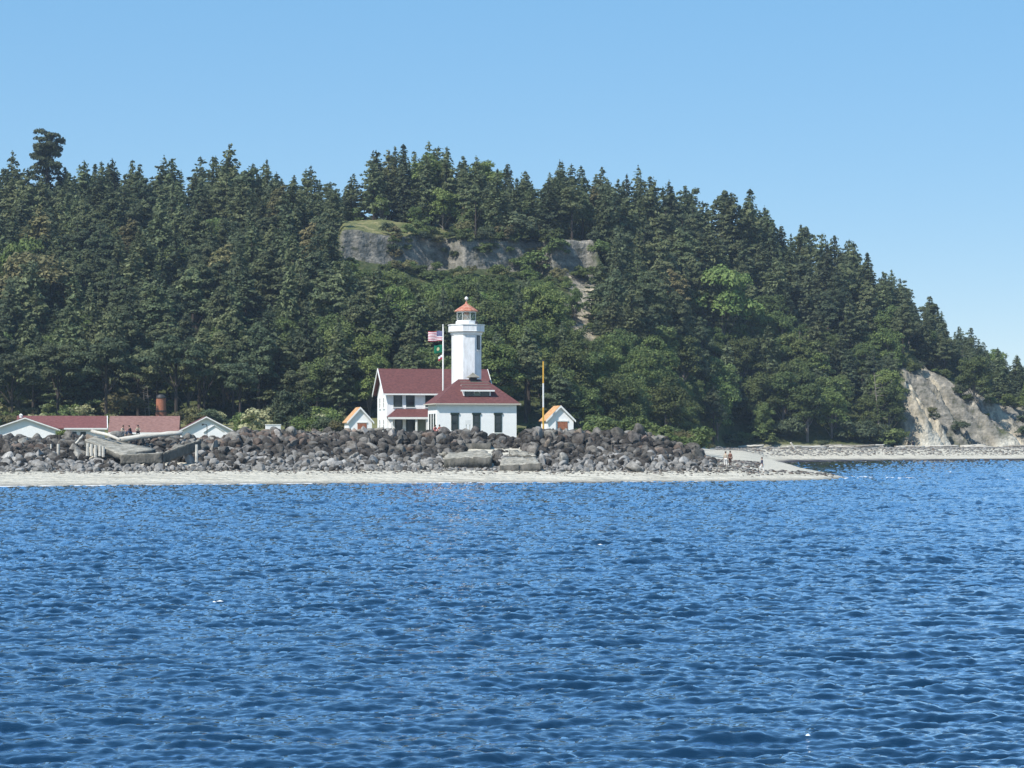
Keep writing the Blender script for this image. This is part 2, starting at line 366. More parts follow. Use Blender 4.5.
gl = n.new('ShaderNodeBsdfGlossy'); gl.inputs['Roughness'].default_value = .04; gl.inputs[0].default_value = (.84, .90, 1, 1); l.new(prev, gl.inputs['Normal'])
mxs = n.new('ShaderNodeMixShader'); l.new(mu.outputs[0], mxs.inputs[0]); l.new(df.outputs[0], mxs.inputs[1]); l.new(gl.outputs[0], mxs.inputs[2]); l.new(mxs.outputs[0], n['Material Output'].inputs[0])
n.remove(bs)
me = raw_mesh('sea', np.stack([WX + DX, WY + DY, WZ], -1).reshape(-1, 3), wq, mw, smooth=True)
tag(link(bpy.data.objects.new('sea', me)), kind='structure')
del WX, WY, DX, DY, WZ, wq

# ------------------------------------------------------------ materials
M = dict(
 white=mat('white_paint', (.80, .80, .80), .6, .3, col2=(.86, .86, .85), scale=1.5, bump=.01, bscale=9),
 whitew=mat('weathered_white', (.62, .62, .62), .7, .3, col2=(.82, .83, .84), scale=2.2, stretch=(1, 1, .35), bump=.02, bscale=5),
 trim=mat('white_trim', (.74, .74, .72), .6, .3, var=.05),
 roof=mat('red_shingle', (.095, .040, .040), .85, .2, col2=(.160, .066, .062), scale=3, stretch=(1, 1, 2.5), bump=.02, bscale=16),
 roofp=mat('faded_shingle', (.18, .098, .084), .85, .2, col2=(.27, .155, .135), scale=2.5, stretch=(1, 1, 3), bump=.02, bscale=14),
 roofw=mat('mid_red_shingle', (.13, .050, .048), .85, .2, col2=(.21, .088, .082), scale=3, stretch=(1, 1, 2.5), bump=.02, bscale=16),  # wing roof: a red between the house roof and the faded roof
 orange=mat('orange_roof', (.45, .22, .09), .8, .2, col2=(.60, .38, .20), scale=2.5),
 rust=mat('rust_red_metal', (.34, .085, .045), .7, .3, col2=(.50, .28, .20), scale=2.2),
 dgreen=mat('dark_green_frame', (.018, .035, .03), .5, .4),
 glass=mat('window_glass', (.02, .03, .035), .12, .6),
 panel=mat('olive_panel', (.20, .23, .18), .7, .2, var=.1),
 brick=mat('brick_red_door', (.26, .09, .05), .85, .2, col2=(.36, .16, .10), scale=6),
 black=mat('dark_metal', (.03, .03, .03), .5, .4),
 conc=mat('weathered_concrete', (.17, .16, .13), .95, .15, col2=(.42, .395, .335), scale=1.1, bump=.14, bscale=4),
 concd=mat('dark_concrete', (.07, .07, .06), .95, .15, col2=(.16, .15, .13), scale=1.1, bump=.1, bscale=4, stretch=(1, 1, .5)),  # darker concrete for slab sides and seawall faces
 drift=mat('bleached_driftwood', (.40, .37, .32), .9, .15, col2=(.58, .56, .50), scale=2, stretch=(.3, 1, 1), bump=.03),
 driftd=mat('weathered_wood', (.16, .14, .12), .9, .15, col2=(.30, .28, .24), scale=3, bump=.03),
 darkwood=mat('tarred_wood', (.04, .035, .03), .9, .15, col2=(.09, .08, .07), scale=3),
 bark=mat('bark', (.035, .028, .024), .95, .1, col2=(.08, .068, .058), scale=3, stretch=(1, 1, .3)),
 barkp=mat('grey_bark', (.10, .09, .08), .95, .1, col2=(.19, .175, .155), scale=3, stretch=(1, 1, .3)),
 cream=mat('cream_trim', (.50, .46, .40), .7, .3, var=.1),
 skin=mat('skin', (.45, .27, .19), .6, .3), hair=mat('hair', (.05, .035, .025), .7, .3),
 yellow=mat('yellow_paint', (.62, .36, .06), .6, .3, var=.1), 
 pole=mat('pole_white', (.72, .72, .70), .5, .4),
)
def cloth(name, c): return mat(name, c, .9, .1, var=.12, scale=8)

# ------------------------------------------------------------ buildings (local frame: x along the front, y into the building, z up)
TH = R(12); ct, st_ = math.cos(TH), math.sin(TH)
class Frame:
    def __init__(s, px, Y, z0, th):
        s.o = Vector((X_of(px, Y), Y, z0)); s.th = th; s.c = math.cos(th); s.s = math.sin(th)
    def lx(s, px, ly=0.0):
        """local x of picture column px on the plane local y = ly"""
        k = (px - 512) / F   # X = k*Y ; X = ox + c*lx - s*ly ; Y = oy + s*lx + c*ly
        return (k * (s.o.y + s.c * ly) - s.o.x + s.s * ly) / (s.c - k * s.s)
    def lz(s, py, lx=0.0, ly=0.0):
        Y = s.o.y + s.s * lx + s.c * ly
        return Z_of(py, Y) - s.o.z

def gable_roof_x(x0, x1, y0, y1, ze, zr_, th=.16, yr=None):
    """ridge along x; returns MB of both slopes as thick sheets"""
    ym = (y0 + y1) / 2 if yr is None else yr
    b = MB()
    b.slab([(x0, y0, ze), (x1, y0, ze), (x1, ym, zr_), (x0, ym, zr_)], th)
    b.slab([(x0, ym, zr_ - .002), (x1, ym, zr_ - .002), (x1, y1, ze), (x0, y1, ze)], th)
    return b
def window(fr, parent, x0, x1, z0, z1, y=0.0, mull=True, hood=0.0, side=False, fmat='dgreen'):
    """sash window standing 3 cm proud of the wall plane y (or plane x when side)"""
    def bx(b, a0, a1, d0, d1, c0, c1):
        if side: b.box(y - d1, y - d0, a0, a1, c0, c1)
        else: b.box(a0, a1, y - d1, y - d0, c0, c1)
        return b
    f = MB(); t = .12
    bx(f, x0, x0 + t, .002, .07, z0, z1); bx(f, x1 - t, x1, .002, .07, z0, z1)
    bx(f, x0 + t, x1 - t, .002, .07, z1 - t, z1); bx(f, x0 + t, x1 - t, .002, .07, z0, z0 + t * .8)
    if mull:
        zm = (z0 + z1) / 2; bx(f, x0 + t, x1 - t, .002, .06, zm - .04, zm + .04)
    if hood: bx(f, x0 - .1, x1 + .1, .002, .13, z1 + .005, z1 + hood)
    w_ = f.build('window', M[fmat], parent)
    g = MB(); bx(g, x0 + t, x1 - t, .002, .03, z0 + t * .8, z1 - t); g.build('pane', M['glass'], w_)
    sl_ = MB(); bx(sl_, x0 - .08, x1 + .08, .002, .14, z0 - .1, z0 - .004); sl_.build('sill', M['trim'], w_)
    return w_

# --- lighthouse: hip-roofed fog signal building with the octagonal tower behind
LF = Frame(437, 295, 4.4, TH); LW, LD = 10.0, 6.4
lh = empty('lighthouse', LF.o, TH, 'white octagonal lighthouse tower with red lantern roof rising from a red hip-roofed building', 'lighthouse')
WH = LF.lz(403, 5); b = MB().box(0, LW, 0, LD, -.6, WH)
b.build('wall', M['white'], lh)
MB().box(-.06, LW + .06, -.06, LD + .06, -.6, .25).build('plinth', M['white'], lh)
ov = .42; ap = LF.lz(379.8, 5, 3.2); half = (LD + 2 * ov) / 2
e = WH - .05
P0, P1, P2, P3 = (-ov, -ov, e), (LW + ov, -ov, e), (LW + ov, LD + ov, e), (-ov, LD + ov, e)
RA, RB = (half - ov, LD / 2, ap), (LW + ov - half, LD / 2, ap)
rf = MB().add([P0, P1, P2, P3, RA, RB], [(0, 1, 5, 4), (1, 2, 5), (2, 3, 4, 5), (3, 0, 4), (3, 2, 1, 0)]).build('roof', M['roof'], lh)
MB().tube([RA, RB], .07, 6).build('ridge_cap', M['trim'] if 0 else M['roofp'], rf)
fb = MB()
fb.box(-ov - .02, LW + ov + .02, -ov - .1, -ov + .06, e - .15, e - .01); fb.box(-ov - .1, -ov + .06, -ov + .062, LD + ov, e - .15, e - .01)
fb.box(LW + ov - .06, LW + ov + .1, -ov + .062, LD + ov, e - .24, e - .01)
fb.build('fascia', M['cream'], lh)
for px in (454.8, 476.4, 498.1):
    x = LF.lx(px); window(LF, lh, x - .46, x + .46, LF.lz(430.5, x) - (.25 if px > 490 else 0), LF.lz(414.5, x), hood=.22)
for yy in (1.5, 3.2, 4.9):
    window(LF, lh, yy - .4, yy + .4, LF.lz(430.5), LF.lz(413.5), side=True, y=0.0, fmat='dgreen')
# dormer with two windows and a round louvre
x0, x1 = LF.lx(463, .9), LF.lx(490.5, .9); dz0 = LF.lz(399, 5, .7); dz1 = LF.lz(390.2, 5, .7); yf_ = .75
dm = MB().add([(x0, yf_, dz0 - .2), (x1, yf_, dz0 - .2), (x1, yf_, dz1), (x0, yf_, dz1), (x0, LD / 2 - .3, dz1 + .9), (x1, LD / 2 - .3, dz1 + .9), (x0, LD / 2 - .3, dz0 - .2), (x1, LD / 2 - .3, dz0 - .2)],
              [(0, 1, 2, 3), (0, 3, 4, 6), (1, 7, 5, 2), (3, 2, 5, 4), (4, 5, 7, 6), (0, 6, 7, 1)]).build('dormer', M['white'], lh)
MB().slab([(x0 - .35, yf_ - .45, dz1 + .02), (x1 + .35, yf_ - .45, dz1 + .02), (x1 - .25, LD / 2 - .25, ap + .04), (x0 + .15, LD / 2 - .25, ap + .04)], .1).build('dormer_roof', M['roof'], dm)
MB().box(x0 - .4, x1 + .4, yf_ - .55, yf_ - .452, dz1 - .16, dz1 + .03).build('dormer_fascia', M['trim'], dm)
for k in range(3):
    f_ = .25 + .25 * k; yy = (yf_ - .45) * (1 - f_) + (LD / 2 - .25) * f_; zz = (dz1 + .02) * (1 - f_) + (ap + .04) * f_
    MB().box(x0 - .1, x1 + .05, yy, yy + .06, zz + .0, zz + .05).build('roof_batten', M['panel'], dm)
xm = (x0 + x1) / 2; hh = dz1 - dz0
for a_, c_ in ((x0 + .18, xm - .42), (xm + .42, x1 - .18)):
    wn_ = MB().box(a_, c_, yf_ - .05, yf_ - .003, dz0 + .15, dz1 - .12).build('window', M['dgreen'], dm)
    MB().box(a_ + .07, c_ - .07, yf_ - .06, yf_ - .052, dz0 + .22, dz1 - .19).build('pane', M['glass'], dm)
lv = MB(); lv.tube([(xm, yf_ - .04, dz0 + hh * .5), (xm, yf_ - .003, dz0 + hh * .5)], hh * .36, 14).build('round_vent', M['panel'], dm)
MB().box(x0 - .12, x1 + .12, yf_ - .14, yf_ - .003, dz0 - .12, dz0 + .03).build('dormer_sill', M['trim'], dm)
# ridge vent
vx = LF.lx(473.2, 2.6); vy = 2.75; vz = LF.lz(381.5, 5, vy)
cu = MB().prism([(.42, vz - .5), (.62, vz + .45)], n=4, cx=vx, cy=vy).build('roof_vent', M['black'], lh)
MB().prism([(.95, vz + .46), (.98, vz + .56), (.28, vz + .95), (.05, vz + 1.1)], n=4, cx=vx, cy=vy).build('vent_cap', M['conc'], cu)
# tower (local centre)
ty = 8.6; tx = LF.lx(466.4, ty); Yt = LF.o.y + LF.s * tx + LF.c * ty
tz = lambda py: LF.lz(py, tx, ty)
k8 = math.cos(R(22.5)); TR = 1.93
tw = MB().prism([(TR, -.5), (TR, tz(335.5))], rot=R(0), cx=tx, cy=ty).build('tower', M['whitew'], lh)
MB().prism([(TR + .04, tz(335.4)), (TR + .1, tz(334.8)), (TR + .14, tz(333)), (TR + .38, tz(332.2))], cx=tx, cy=ty).build('cornice', M['white'], tw)
g = MB(); g.prism([(2.33, tz(332.1)), (2.36, tz(331.6)), (2.33, tz(331)), (2.33, tz(325.6))], cx=tx, cy=ty)
ga = g.build('gallery', M['whitew'], lh)
MB().prism([(2.42, tz(325.5)), (2.42, tz(324.7))], cx=tx, cy=ty).build('gallery_rail', M['trim'], ga)
MB().prism([(1.36, tz(325)), (1.36, tz(321.5))], n=10, cx=tx, cy=ty).build('lantern_base', M['white'], lh)
# window in the right-hand shaded face: local outward normal azimuth 45 deg from front towards +x
an = R(-45); cxw = tx + math.cos(an) * TR * k8; cyw = ty + math.sin(an) * TR * k8
def onface(px0, px1, z0, z1, out0, out1):
    b = MB(); nx, ny_ = math.cos(an), math.sin(an); tx_, ty_ = -ny_, nx
    vs = [(cxw + tx_ * a + nx * o, cyw + ty_ * a + ny_ * o, z) for z in (z0, z1) for o in (out0, out1) for a in (px0, px1)]
    return b.add(vs, [(0, 2, 3, 1), (4, 5, 7, 6), (0, 1, 5, 4), (2, 6, 7, 3), (0, 4, 6, 2), (1, 3, 7, 5)])
w_ = onface(-.27, .37, tz(350), tz(335.8), .003, .06).build('window', M['dgreen'], tw)
onface(-.17, .27, tz(349), tz(337), .062, .08).build('pane', M['glass'], w_)
onface(-.35, .45, tz(351), tz(350.1), .003, .14).build('sill', M['trim'], w_)
# lantern room: astragals and glass, lens, roof
LR = 1.27; zb, zt = tz(321.4), tz(311.6)
mgl = bpy.data.materials.new('lantern_glass'); mgl.use_nodes = True
nn = mgl.node_tree.nodes; ll = mgl.node_tree.links; tb = nn.new('ShaderNodeBsdfTransparent'); tb.inputs[0].default_value = (.82, .9, .9, 1); mx = nn.new('ShaderNodeMixShader')
mx.inputs[0].default_value = .09; nn['Principled BSDF'].inputs['Base Color'].default_value = (.4, .5, .5, 1); nn['Principled BSDF'].inputs['Roughness'].default_value = .08
ll.new(tb.outputs[0], mx.inputs[1]); ll.new(nn['Principled BSDF'].outputs[0], mx.inputs[2]); ll.new(mx.outputs[0], nn['Material Output'].inputs[0])
lan = MB(); N_ = 8
ang = [2 * math.pi * j / N_ + .2 for j in range(N_)]
P = lambda a, z: (tx + LR * math.cos(a), ty + LR * math.sin(a), z)
for j in range(N_):
    lan.tube([P(ang[j], zb), P(ang[j], zt)], .028, 5)
    a2 = ang[(j + 1) % N_]
    if j % 2 == 0: lan.tube([P(ang[j], zb), P(a2, zt)], .013, 4)
    else: lan.tube([P(ang[j], zt), P(a2, zb)], .013, 4)
    lan.tube([P(ang[j], zb + .05), P(a2, zb + .05)], .06, 4); lan.tube([P(ang[j], zt - .05), P(a2, zt - .05)], .06, 4)
lr = lan.build('lantern_frame', M['trim'], lh)
g = MB()
for j in range(N_):
    a, a2 = ang[j], ang[(j + 1) % N_]; q = lambda a, z: (tx + (LR - .03) * math.cos(a), ty + (LR - .03) * math.sin(a), z)
    g.add([q(a, zb), q(a2, zb), q(a2, zt), q(a, zt)], [(0, 1, 2, 3)])
me_ = g.build('glazing', mgl, lr)
lens_m = mat('fresnel_lens', (.75, .28, .12), .2, .6, col2=(.95, .80, .65), scale=1.5, stretch=(.2, .2, 6))
MB().prism([(.22, zb), (.34, zb + .2), (.46, zb + .6), (.36, zb + .95), (.2, zt - .05)], n=12, cx=tx, cy=ty).build('lens', lens_m, lh, smooth=True)
zr0, zr1 = tz(311.4), tz(303)
rr = MB().prism([(1.52, zr0 - .03), (1.52, zr0 + .06), (1.12, zr0 + .36), (.62, zr0 + .68), (.2, zr1 - .1), (.07, zr1 + .2)], n=10, rot=.2, cx=tx, cy=ty).build('lantern_roof', M['rust'], lh)
MB().prism([(.05, zr1 + .15), (.05, zr1 + .32), (.16, zr1 + .38), (.24, zr1 + .52), (.24, zr1 + .6), (.14, zr1 + .74), (.03, zr1 + .82)], n=10, cx=tx, cy=ty).build('ball_finial', M['trim'], rr, smooth=True)
MB().box(tx + .8, tx + 1.15, ty - 1.9, ty - 1.65, tz(325), tz(321.8)).build('fog_sensor', M['black'], lh)
# link between tower and front building
MB().box(tx - 1.6, tx + 1.6, LD + .01, ty - 1.0, -.4, 3.6).build('link_wall', M['white'], lh)

# --- keeper's house
KF = Frame(387, 306, 4.4, TH); KL = 13.3; KD = 8.0
kh = empty('keepers_house', KF.o, TH, 'two-storey white house with long dark red gable roof behind the lighthouse', 'house')
we = KF.lz(393.6, 2); zr_ = KF.lz(368.6, 0, KD / 2); 
wb = MB(); wb.add([(0, 0, -.6), (KL, 0, -.6), (KL, KD, -.6), (0, KD, -.6), (0, 0, we), (KL, 0, we), (KL, KD, we), (0, KD, we), (0, KD / 2, zr_ - .2), (KL, KD / 2, zr_ - .2)],
       [(0, 1, 5, 4), (1, 2, 6, 9, 5), (2, 3, 7, 6), (3, 0, 4, 8, 7), (4, 5, 9, 8), (7, 8, 9, 6), (3, 2, 1, 0)])
wb.build('wall', M['white'], kh)
ovk = .55; sl_k = (zr_ - we) / (KD / 2 + ovk)
rf = gable_roof_x(-ovk, KL + ovk, -ovk, KD + ovk, we - .02, zr_, .14).build('roof', M['roof'], kh)
for xx in (-ovk - .08, KL + ovk + .002):
    rk = MB()
    for (ya, za, yb_, zb_) in ((-ovk, we - .02, KD / 2, zr_), (KD / 2, zr_, KD + ovk, we - .02)):
        rk.add([(xx, ya, za - .32), (xx, yb_, zb_ - .32), (xx, yb_, zb_ + .03), (xx, ya, za + .03), (xx + .078, ya, za - .32), (xx + .078, yb_, zb_ - .32), (xx + .078, yb_, zb_ + .03), (xx + .078, ya, za + .03)],
               [(0, 1, 2, 3), (7, 6, 5, 4), (0, 4, 5, 1), (3, 2, 6, 7), (0, 3, 7, 4), (1, 5, 6, 2)])
    rk.build('bargeboard', M['trim'], kh)
MB().box(-ovk, KL + ovk, -ovk - .08, -ovk - .002, we - .2, we - .01).build('fascia', M['trim'], kh)
for a_, c_ in ((393.5, 402), (406, 414.6), (425.2, 434)):
    window(KF, kh, KF.lx(a_), KF.lx(c_), KF.lz(407, 2), KF.lz(395.2, 2))
for yy, z0, z1 in ((2.4, KF.lz(408), KF.lz(397)), (5.6, KF.lz(408), KF.lz(397)), (2.4, KF.lz(430), KF.lz(419)), (5.6, KF.lz(430), KF.lz(419))):
    window(KF, kh, yy - .45, yy + .45, z0, z1, side=True, fmat='trim')
# porch
pf = 1.9; px0, px1 = KF.lx(388.5, -pf), KF.lx(433, -pf); pz0, pz1 = KF.lz(417, 2, -pf), KF.lz(408.8, 2, 0)
pr = MB().add([(px0, -pf, pz0), (px1, -pf, pz0), (px1, -.003, pz1), (px0 + 1.3, -.003, pz1), (px0, -.003, pz0 + .003)], [(0, 1, 2, 3), (0, 3, 4), (0, 4, 3, 2, 1)]).build('porch_roof', M['roof'], kh)
MB().box(px0 - .05, px1, -pf - .1, -pf + .05, pz0 - .28, pz0 - .01).build('porch_fascia', M['trim'], pr)
for px in (392, 416.5, 427.5):
    x = KF.lx(px, -pf); MB().box(x - .11, x + .11, -pf + .06, -pf + .28, -.5, pz0 - .28).build('porch_post', M['trim'], kh)
MB().box(px0 + .1, px1, -pf + .05, -.01, -.6, .12).build('porch_floor', M['conc'], kh)
pw = -.5
MB().box(KF.lx(391, pw), KF.lx(433, pw), pw + .003, -.01, 0.12, pz0 - .3).build('porch_wall', M['white'], kh)
window(KF, kh, KF.lx(395, pw), KF.lx(402.5, pw), KF.lz(433, 2, pw), KF.lz(419.5, 2, pw), y=pw)
dr = MB().box(KF.lx(406, pw), KF.lx(415, pw), pw - .06, pw, .15, KF.lz(419.2, 2, pw)).build('door', M['dgreen'], kh)
MB().box(KF.lx(407.5, pw), KF.lx(413.5, pw), pw - .075, pw - .062, 1.1, KF.lz(420.6, 2, pw)).build('pane', M['glass'], dr)
MB().box(KF.lx(418, pw), KF.lx(425.5, pw), pw - .05, pw, .15, KF.lz(419.2, 2, pw)).build('screen_panel', M['panel'], kh)

# --- small oil sheds with orange roofs
def shed(px0, px1, pye, pxa, pya, pd0, pd1, pyd, label):
    fr = Frame(px0, 298, 4.42, TH); w_ = fr.lx(px1); d = 3.6; ze = fr.lz(pye, 0); za = fr.lz(pya, w_ / 2)
    t = empty('oil_shed', fr.o, TH, label, 'shed', 'small sheds beside the lighthouse')
    MB().add([(0, 0, -.5), (w_, 0, -.5), (w_, d, -.5), (0, d, -.5), (0, 0, ze), (w_, 0, ze), (w_, d, ze), (0, d, ze), (w_ / 2, 0, za - .1), (w_ / 2, d, za - .1)],
             [(0, 1, 5, 8, 4), (1, 2, 6, 5), (2, 3, 7, 9, 6), (3, 0, 4, 7), (4, 8, 9, 7), (8, 5, 6, 9), (3, 2, 1, 0)]).build('wall', M['white'], t)
    o_ = .24; k = (za - ze) / (w_ / 2)
    MB().slab([(-o_, -o_, ze - k * o_), (w_ / 2, -o_, za), (w_ / 2, d + o_, za), (-o_, d + o_, ze - k * o_)], .1).build('roof', M['orange'], t)
    MB().slab([(w_ / 2, -o_, za - .002), (w_ + o_, -o_, ze - k * o_), (w_ + o_, d + o_, ze - k * o_), (w_ / 2, d + o_, za - .002)], .1).build('roof', M['orange'], t)
    bb_ = MB()
    for a_, b_ in (((-o_, ze - k * o_), (w_ / 2, za)), ((w_ / 2, za), (w_ + o_, ze - k * o_))):
        bb_.add([(a_[0], -o_ - .06, a_[1] - .25), (b_[0], -o_ - .06, b_[1] - .25), (b_[0], -o_ - .06, b_[1] + .02), (a_[0], -o_ - .06, a_[1] + .02), (a_[0], -o_ - .002, a_[1] - .25), (b_[0], -o_ - .002, b_[1] - .25), (b_[0], -o_ - .002, b_[1] + .02), (a_[0], -o_ - .002, a_[1] + .02)],
                [(0, 1, 2, 3), (7, 6, 5, 4), (0, 4, 5, 1), (3, 2, 6, 7), (0, 3, 7, 4), (1, 5, 6, 2)])
    bb_.build('bargeboard', M['trim'], t)
    d0, d1 = fr.lx(pd0), fr.lx(pd1)
    dd_ = MB().box(d0, d1, -.06, -.003, .1, fr.lz(pyd, w_ / 2)).build('door', M['brick'], t)
    MB().box(d0 - .1, d1 + .1, -.1, -.003, fr.lz(pyd, w_ / 2) + .003, fr.lz(pyd, w_ / 2) + .14).build('door_lintel', M['trim'], dd_)
    return t
shed(348.5, 372, 420, 360.2, 407, 357.5, 366.5, 423, 'small white shed with orange roof left of the keeper\'s house')
shed(547.5, 573.5, 418.5, 561, 405.5, 557.5, 567.5, 421.5, 'small white shed with orange roof right of the lighthouse')

# --- long low buildings at the left
T2 = R(10)
B1 = Frame(-14, 326, 3.9, T2)
def low_building(px0, px1, Y, th, py_e, py_a, depth, label, name, door=None):
    """gable end to the viewer, roof running back"""
    fr = Frame(px0, Y, 3.9, th); w_ = fr.lx(px1); ze = fr.lz(py_e[0], 0); ze2 = fr.lz(py_e[1], w_); za = fr.lz(py_a, w_ / 2); ze = (ze + ze2) / 2
    t = empty(name, fr.o, th, label, 'building')
    MB().add([(0, 0, -.6), (w_, 0, -.6), (w_, depth, -.6), (0, depth, -.6), (0, 0, ze), (w_, 0, ze), (w_, depth, ze), (0, depth, ze), (w_ / 2, 0, za - .1), (w_ / 2, depth, za - .1)],
             [(0, 1, 5, 8, 4), (1, 2, 6, 5), (2, 3, 7, 9, 6), (3, 0, 4, 7), (4, 8, 9, 7), (8, 5, 6, 9), (3, 2, 1, 0)]).build('wall', M['white'], t)
    o_ = .4; k = (za - ze) / (w_ / 2)
    for sx in (0, 1):
        a_ = (-o_, ze - k * o_) if sx == 0 else (w_ + o_, ze - k * o_)
        q = [(a_[0], -o_, a_[1]), (w_ / 2, -o_, za), (w_ / 2, depth, za), (a_[0], depth, a_[1])]
        r_ = MB().slab(q, .14).build('roof', M['roof'], t)
        MB().add([(a_[0], -o_ - .07, a_[1] - .2), (w_ / 2, -o_ - .07, za - .2), (w_ / 2, -o_ - .07, za - .03), (a_[0], -o_ - .07, a_[1] - .03), (a_[0], -o_ - .003, a_[1] - .2), (w_ / 2, -o_ - .003, za - .2), (w_ / 2, -o_ - .003, za - .03), (a_[0], -o_ - .003, a_[1] - .03)],
                 [(0, 1, 2, 3), (7, 6, 5, 4), (0, 4, 5, 1), (3, 2, 6, 7), (0, 3, 7, 4), (1, 5, 6, 2)]).build('bargeboard', M['trim'], r_)
    return t, fr, w_, ze, za
t1, f1, w1, ze1, za1 = low_building(-10, 60, 328, T2, (430, 428.6), 417.3, 9, 'white gabled building with red shingle roof at the far left end of the rocks', 'low_building')
MB().prism([(.22, za1 - .05), (.22, za1 + .25), (.3, za1 + .28), (.12, za1 + .5)], n=8, cx=w1 / 2 - .6, cy=2.0).build('roof_vent', M['trim'], t1)
# wing to the right with ridge parallel to the picture
wg_w = 26; 
x0 = w1 - 6.0; x1 = f1.lx(107, 3.0); ez = f1.lz(427.9, x1 - 3, 2.6); rz_ = f1.lz(415.8, x1 - 3, 7)
MB().box(w1 + .003, x1 - .3, 3.0, 11, -.6, ez - .02).build('wing_wall', M['white'], t1)
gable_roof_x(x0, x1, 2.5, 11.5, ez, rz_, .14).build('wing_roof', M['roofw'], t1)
MB().add([(x1 + .003, 2.5, ez - .3), (x1 + .003, 7, rz_ - .3), (x1 + .003, 11.5, ez - .3), (x1 + .003, 11.5, ez + .03), (x1 + .003, 7, rz_ + .03), (x1 + .003, 2.5, ez + .03),
          (x1 + .12, 2.5, ez - .3), (x1 + .12, 7, rz_ - .3), (x1 + .12, 11.5, ez - .3), (x1 + .12, 11.5, ez + .03), (x1 + .12, 7, rz_ + .03), (x1 + .12, 2.5, ez + .03)],
         [(0, 1, 4, 5), (1, 2, 3, 4), (11, 10, 7, 6), (10, 9, 8, 7), (0, 6, 7, 1), (1, 7, 8, 2), (5, 4, 10, 11), (4, 3, 9, 10), (0, 5, 11, 6), (2, 8, 9, 3)]).build('bargeboard', M['trim'], t1)
MB().box(w1 + .5, x1, 2.4, 2.498, ez - .22, ez - .01).build('fascia', M['trim'], t1)
window(f1, t1, f1.lx(80.5, 3.0), f1.lx(86, 3.0), ez - 1.5, ez - .55, y=3.0)
window(f1, t1, f1.lx(72, 3.0), f1.lx(76.5, 3.0), ez - 1.5, ez - .55, y=3.0)
# second: long faded roof facing the viewer
f2 = Frame(110.5, 322, 3.9, R(6)); w2 = f2.lx(177); e2 = f2.lz(432.3, w2 / 2, -.5); r2 = f2.lz(416, w2 / 2, 3.4)
t2 = empty('long_building', f2.o, R(6), 'long low white building with a faded brownish red roof behind the driftwood', 'building')
MB().add([(0, 0, -.6), (w2, 0, -.6), (w2, 6.8, -.6), (0, 6.8, -.6), (0, 0, e2), (w2, 0, e2), (w2, 6.8, e2), (0, 6.8, e2), (0, 3.4, r2 - .15), (w2, 3.4, r2 - .15)],
         [(0, 1, 5, 4), (1, 2, 6, 9, 5), (2, 3, 7, 6), (3, 0, 4, 8, 7), (4, 5, 9, 8), (7, 8, 9, 6), (3, 2, 1, 0)]).build('wall', M['white'], t2)
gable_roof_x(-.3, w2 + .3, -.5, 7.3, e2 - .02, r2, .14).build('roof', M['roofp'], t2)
MB().box(-.3, w2 + .3, -.58, -.502, e2 - .25, e2 - .02).build('fascia', M['trim'], t2)
for k in range(3): window(f2, t2, 1.0 + 2.6 * k, 2.0 + 2.6 * k, .5, 1.5)
t3, f3, w3, ze3, za3 = low_building(181.5, 231, 318, T2, (429.8, 428), 416.2, 9, 'white gabled garage with thin red roof edge at the right end of the low buildings', 'garage')
fr = Frame(204.5, 306, 3.9, R(10)); w_ = fr.lx(224); ze = fr.lz(431.5, 0); za = fr.lz(425.3, w_ / 2)
bt_ = empty('porch_hut', fr.o, R(10), 'tiny white hut with a bright white gable roof in front of the garage', 'hut')
MB().add([(0, 0, -.4), (w_, 0, -.4), (w_, 1.8, -.4), (0, 1.8, -.4), (0, 0, ze), (w_, 0, ze), (w_, 1.8, ze), (0, 1.8, ze), (w_ / 2, 0, za), (w_ / 2, 1.8, za)],
         [(0, 1, 5, 8, 4), (1, 2, 6, 5), (2, 3, 7, 9, 6), (3, 0, 4, 7), (4, 8, 9, 7), (8, 5, 6, 9), (3, 2, 1, 0)]).build('wall', M['white'], bt_)
for q in ([(-.15, -.15, ze - .05), (w_ / 2, -.15, za + .06), (w_ / 2, 1.95, za + .06), (-.15, 1.95, ze - .05)], [(w_ / 2, -.15, za + .058), (w_ + .15, -.15, ze - .05), (w_ + .15, 1.95, ze - .05), (w_ / 2, 1.95, za + .058)]):
    MB().slab(q, .06).build('roof', M['pole'], bt_)
p = at(207, 433, 303); lp = empty('yard_lamp', (p.x, p.y, hz(p.x, p.y)), 0, 'thin dark lamp post with a bent head in front of the garage', 'lamp post')
zt_ = Z_of(424.5, 303) - lp.location.z
MB().tube([(0, 0, -.2), (0, 0, zt_ - .15), (-.1, 0, zt_), (-.4, 0, zt_ + .05)], .05, 6).build('post', M['black'], lp)
MB().tube([(-.4, 0, zt_ + .02), (-.65, 0, zt_ - .02)], [.09, .13], 8).build('lamp_head', M['black'], lp)

# rusty tank among the trees
p = at(161, 412, 398); gz = hz(p.x, p.y)
tk = empty('rusty_tank', (p.x, p.y, gz), 0, 'rust red round tank standing among the trees behind the low buildings', 'tank')
zt_ = Z_of(394, 398) - gz
MB().prism([(.92, -.4), (.9, zt_ * .45)], n=20).build('tank_body', mat('rusty_plate', (.20, .07, .045), .8, .2, col2=(.30, .15, .10), scale=2), tk, smooth=False)
MB().prism([(.84, zt_ * .45 + .002), (.8, zt_ * .86)], n=20).build('upper_body', M['brick'], tk)
MB().prism([(.9, zt_ * .86 + .002), (.86, zt_ * .9), (.6, zt_ * .97), (.1, zt_)], n=20).build('lid', M['black'], tk)
MB().prism([(.98, zt_ * .42), (.98, zt_ * .46)], n=20).build('band', M['black'], tk)
p = at(273, 430, 330)
ub = empty('utility_box', (p.x, p.y, hz(p.x, p.y)), R(12), 'low white utility box beside the dark round shrub', 'box')
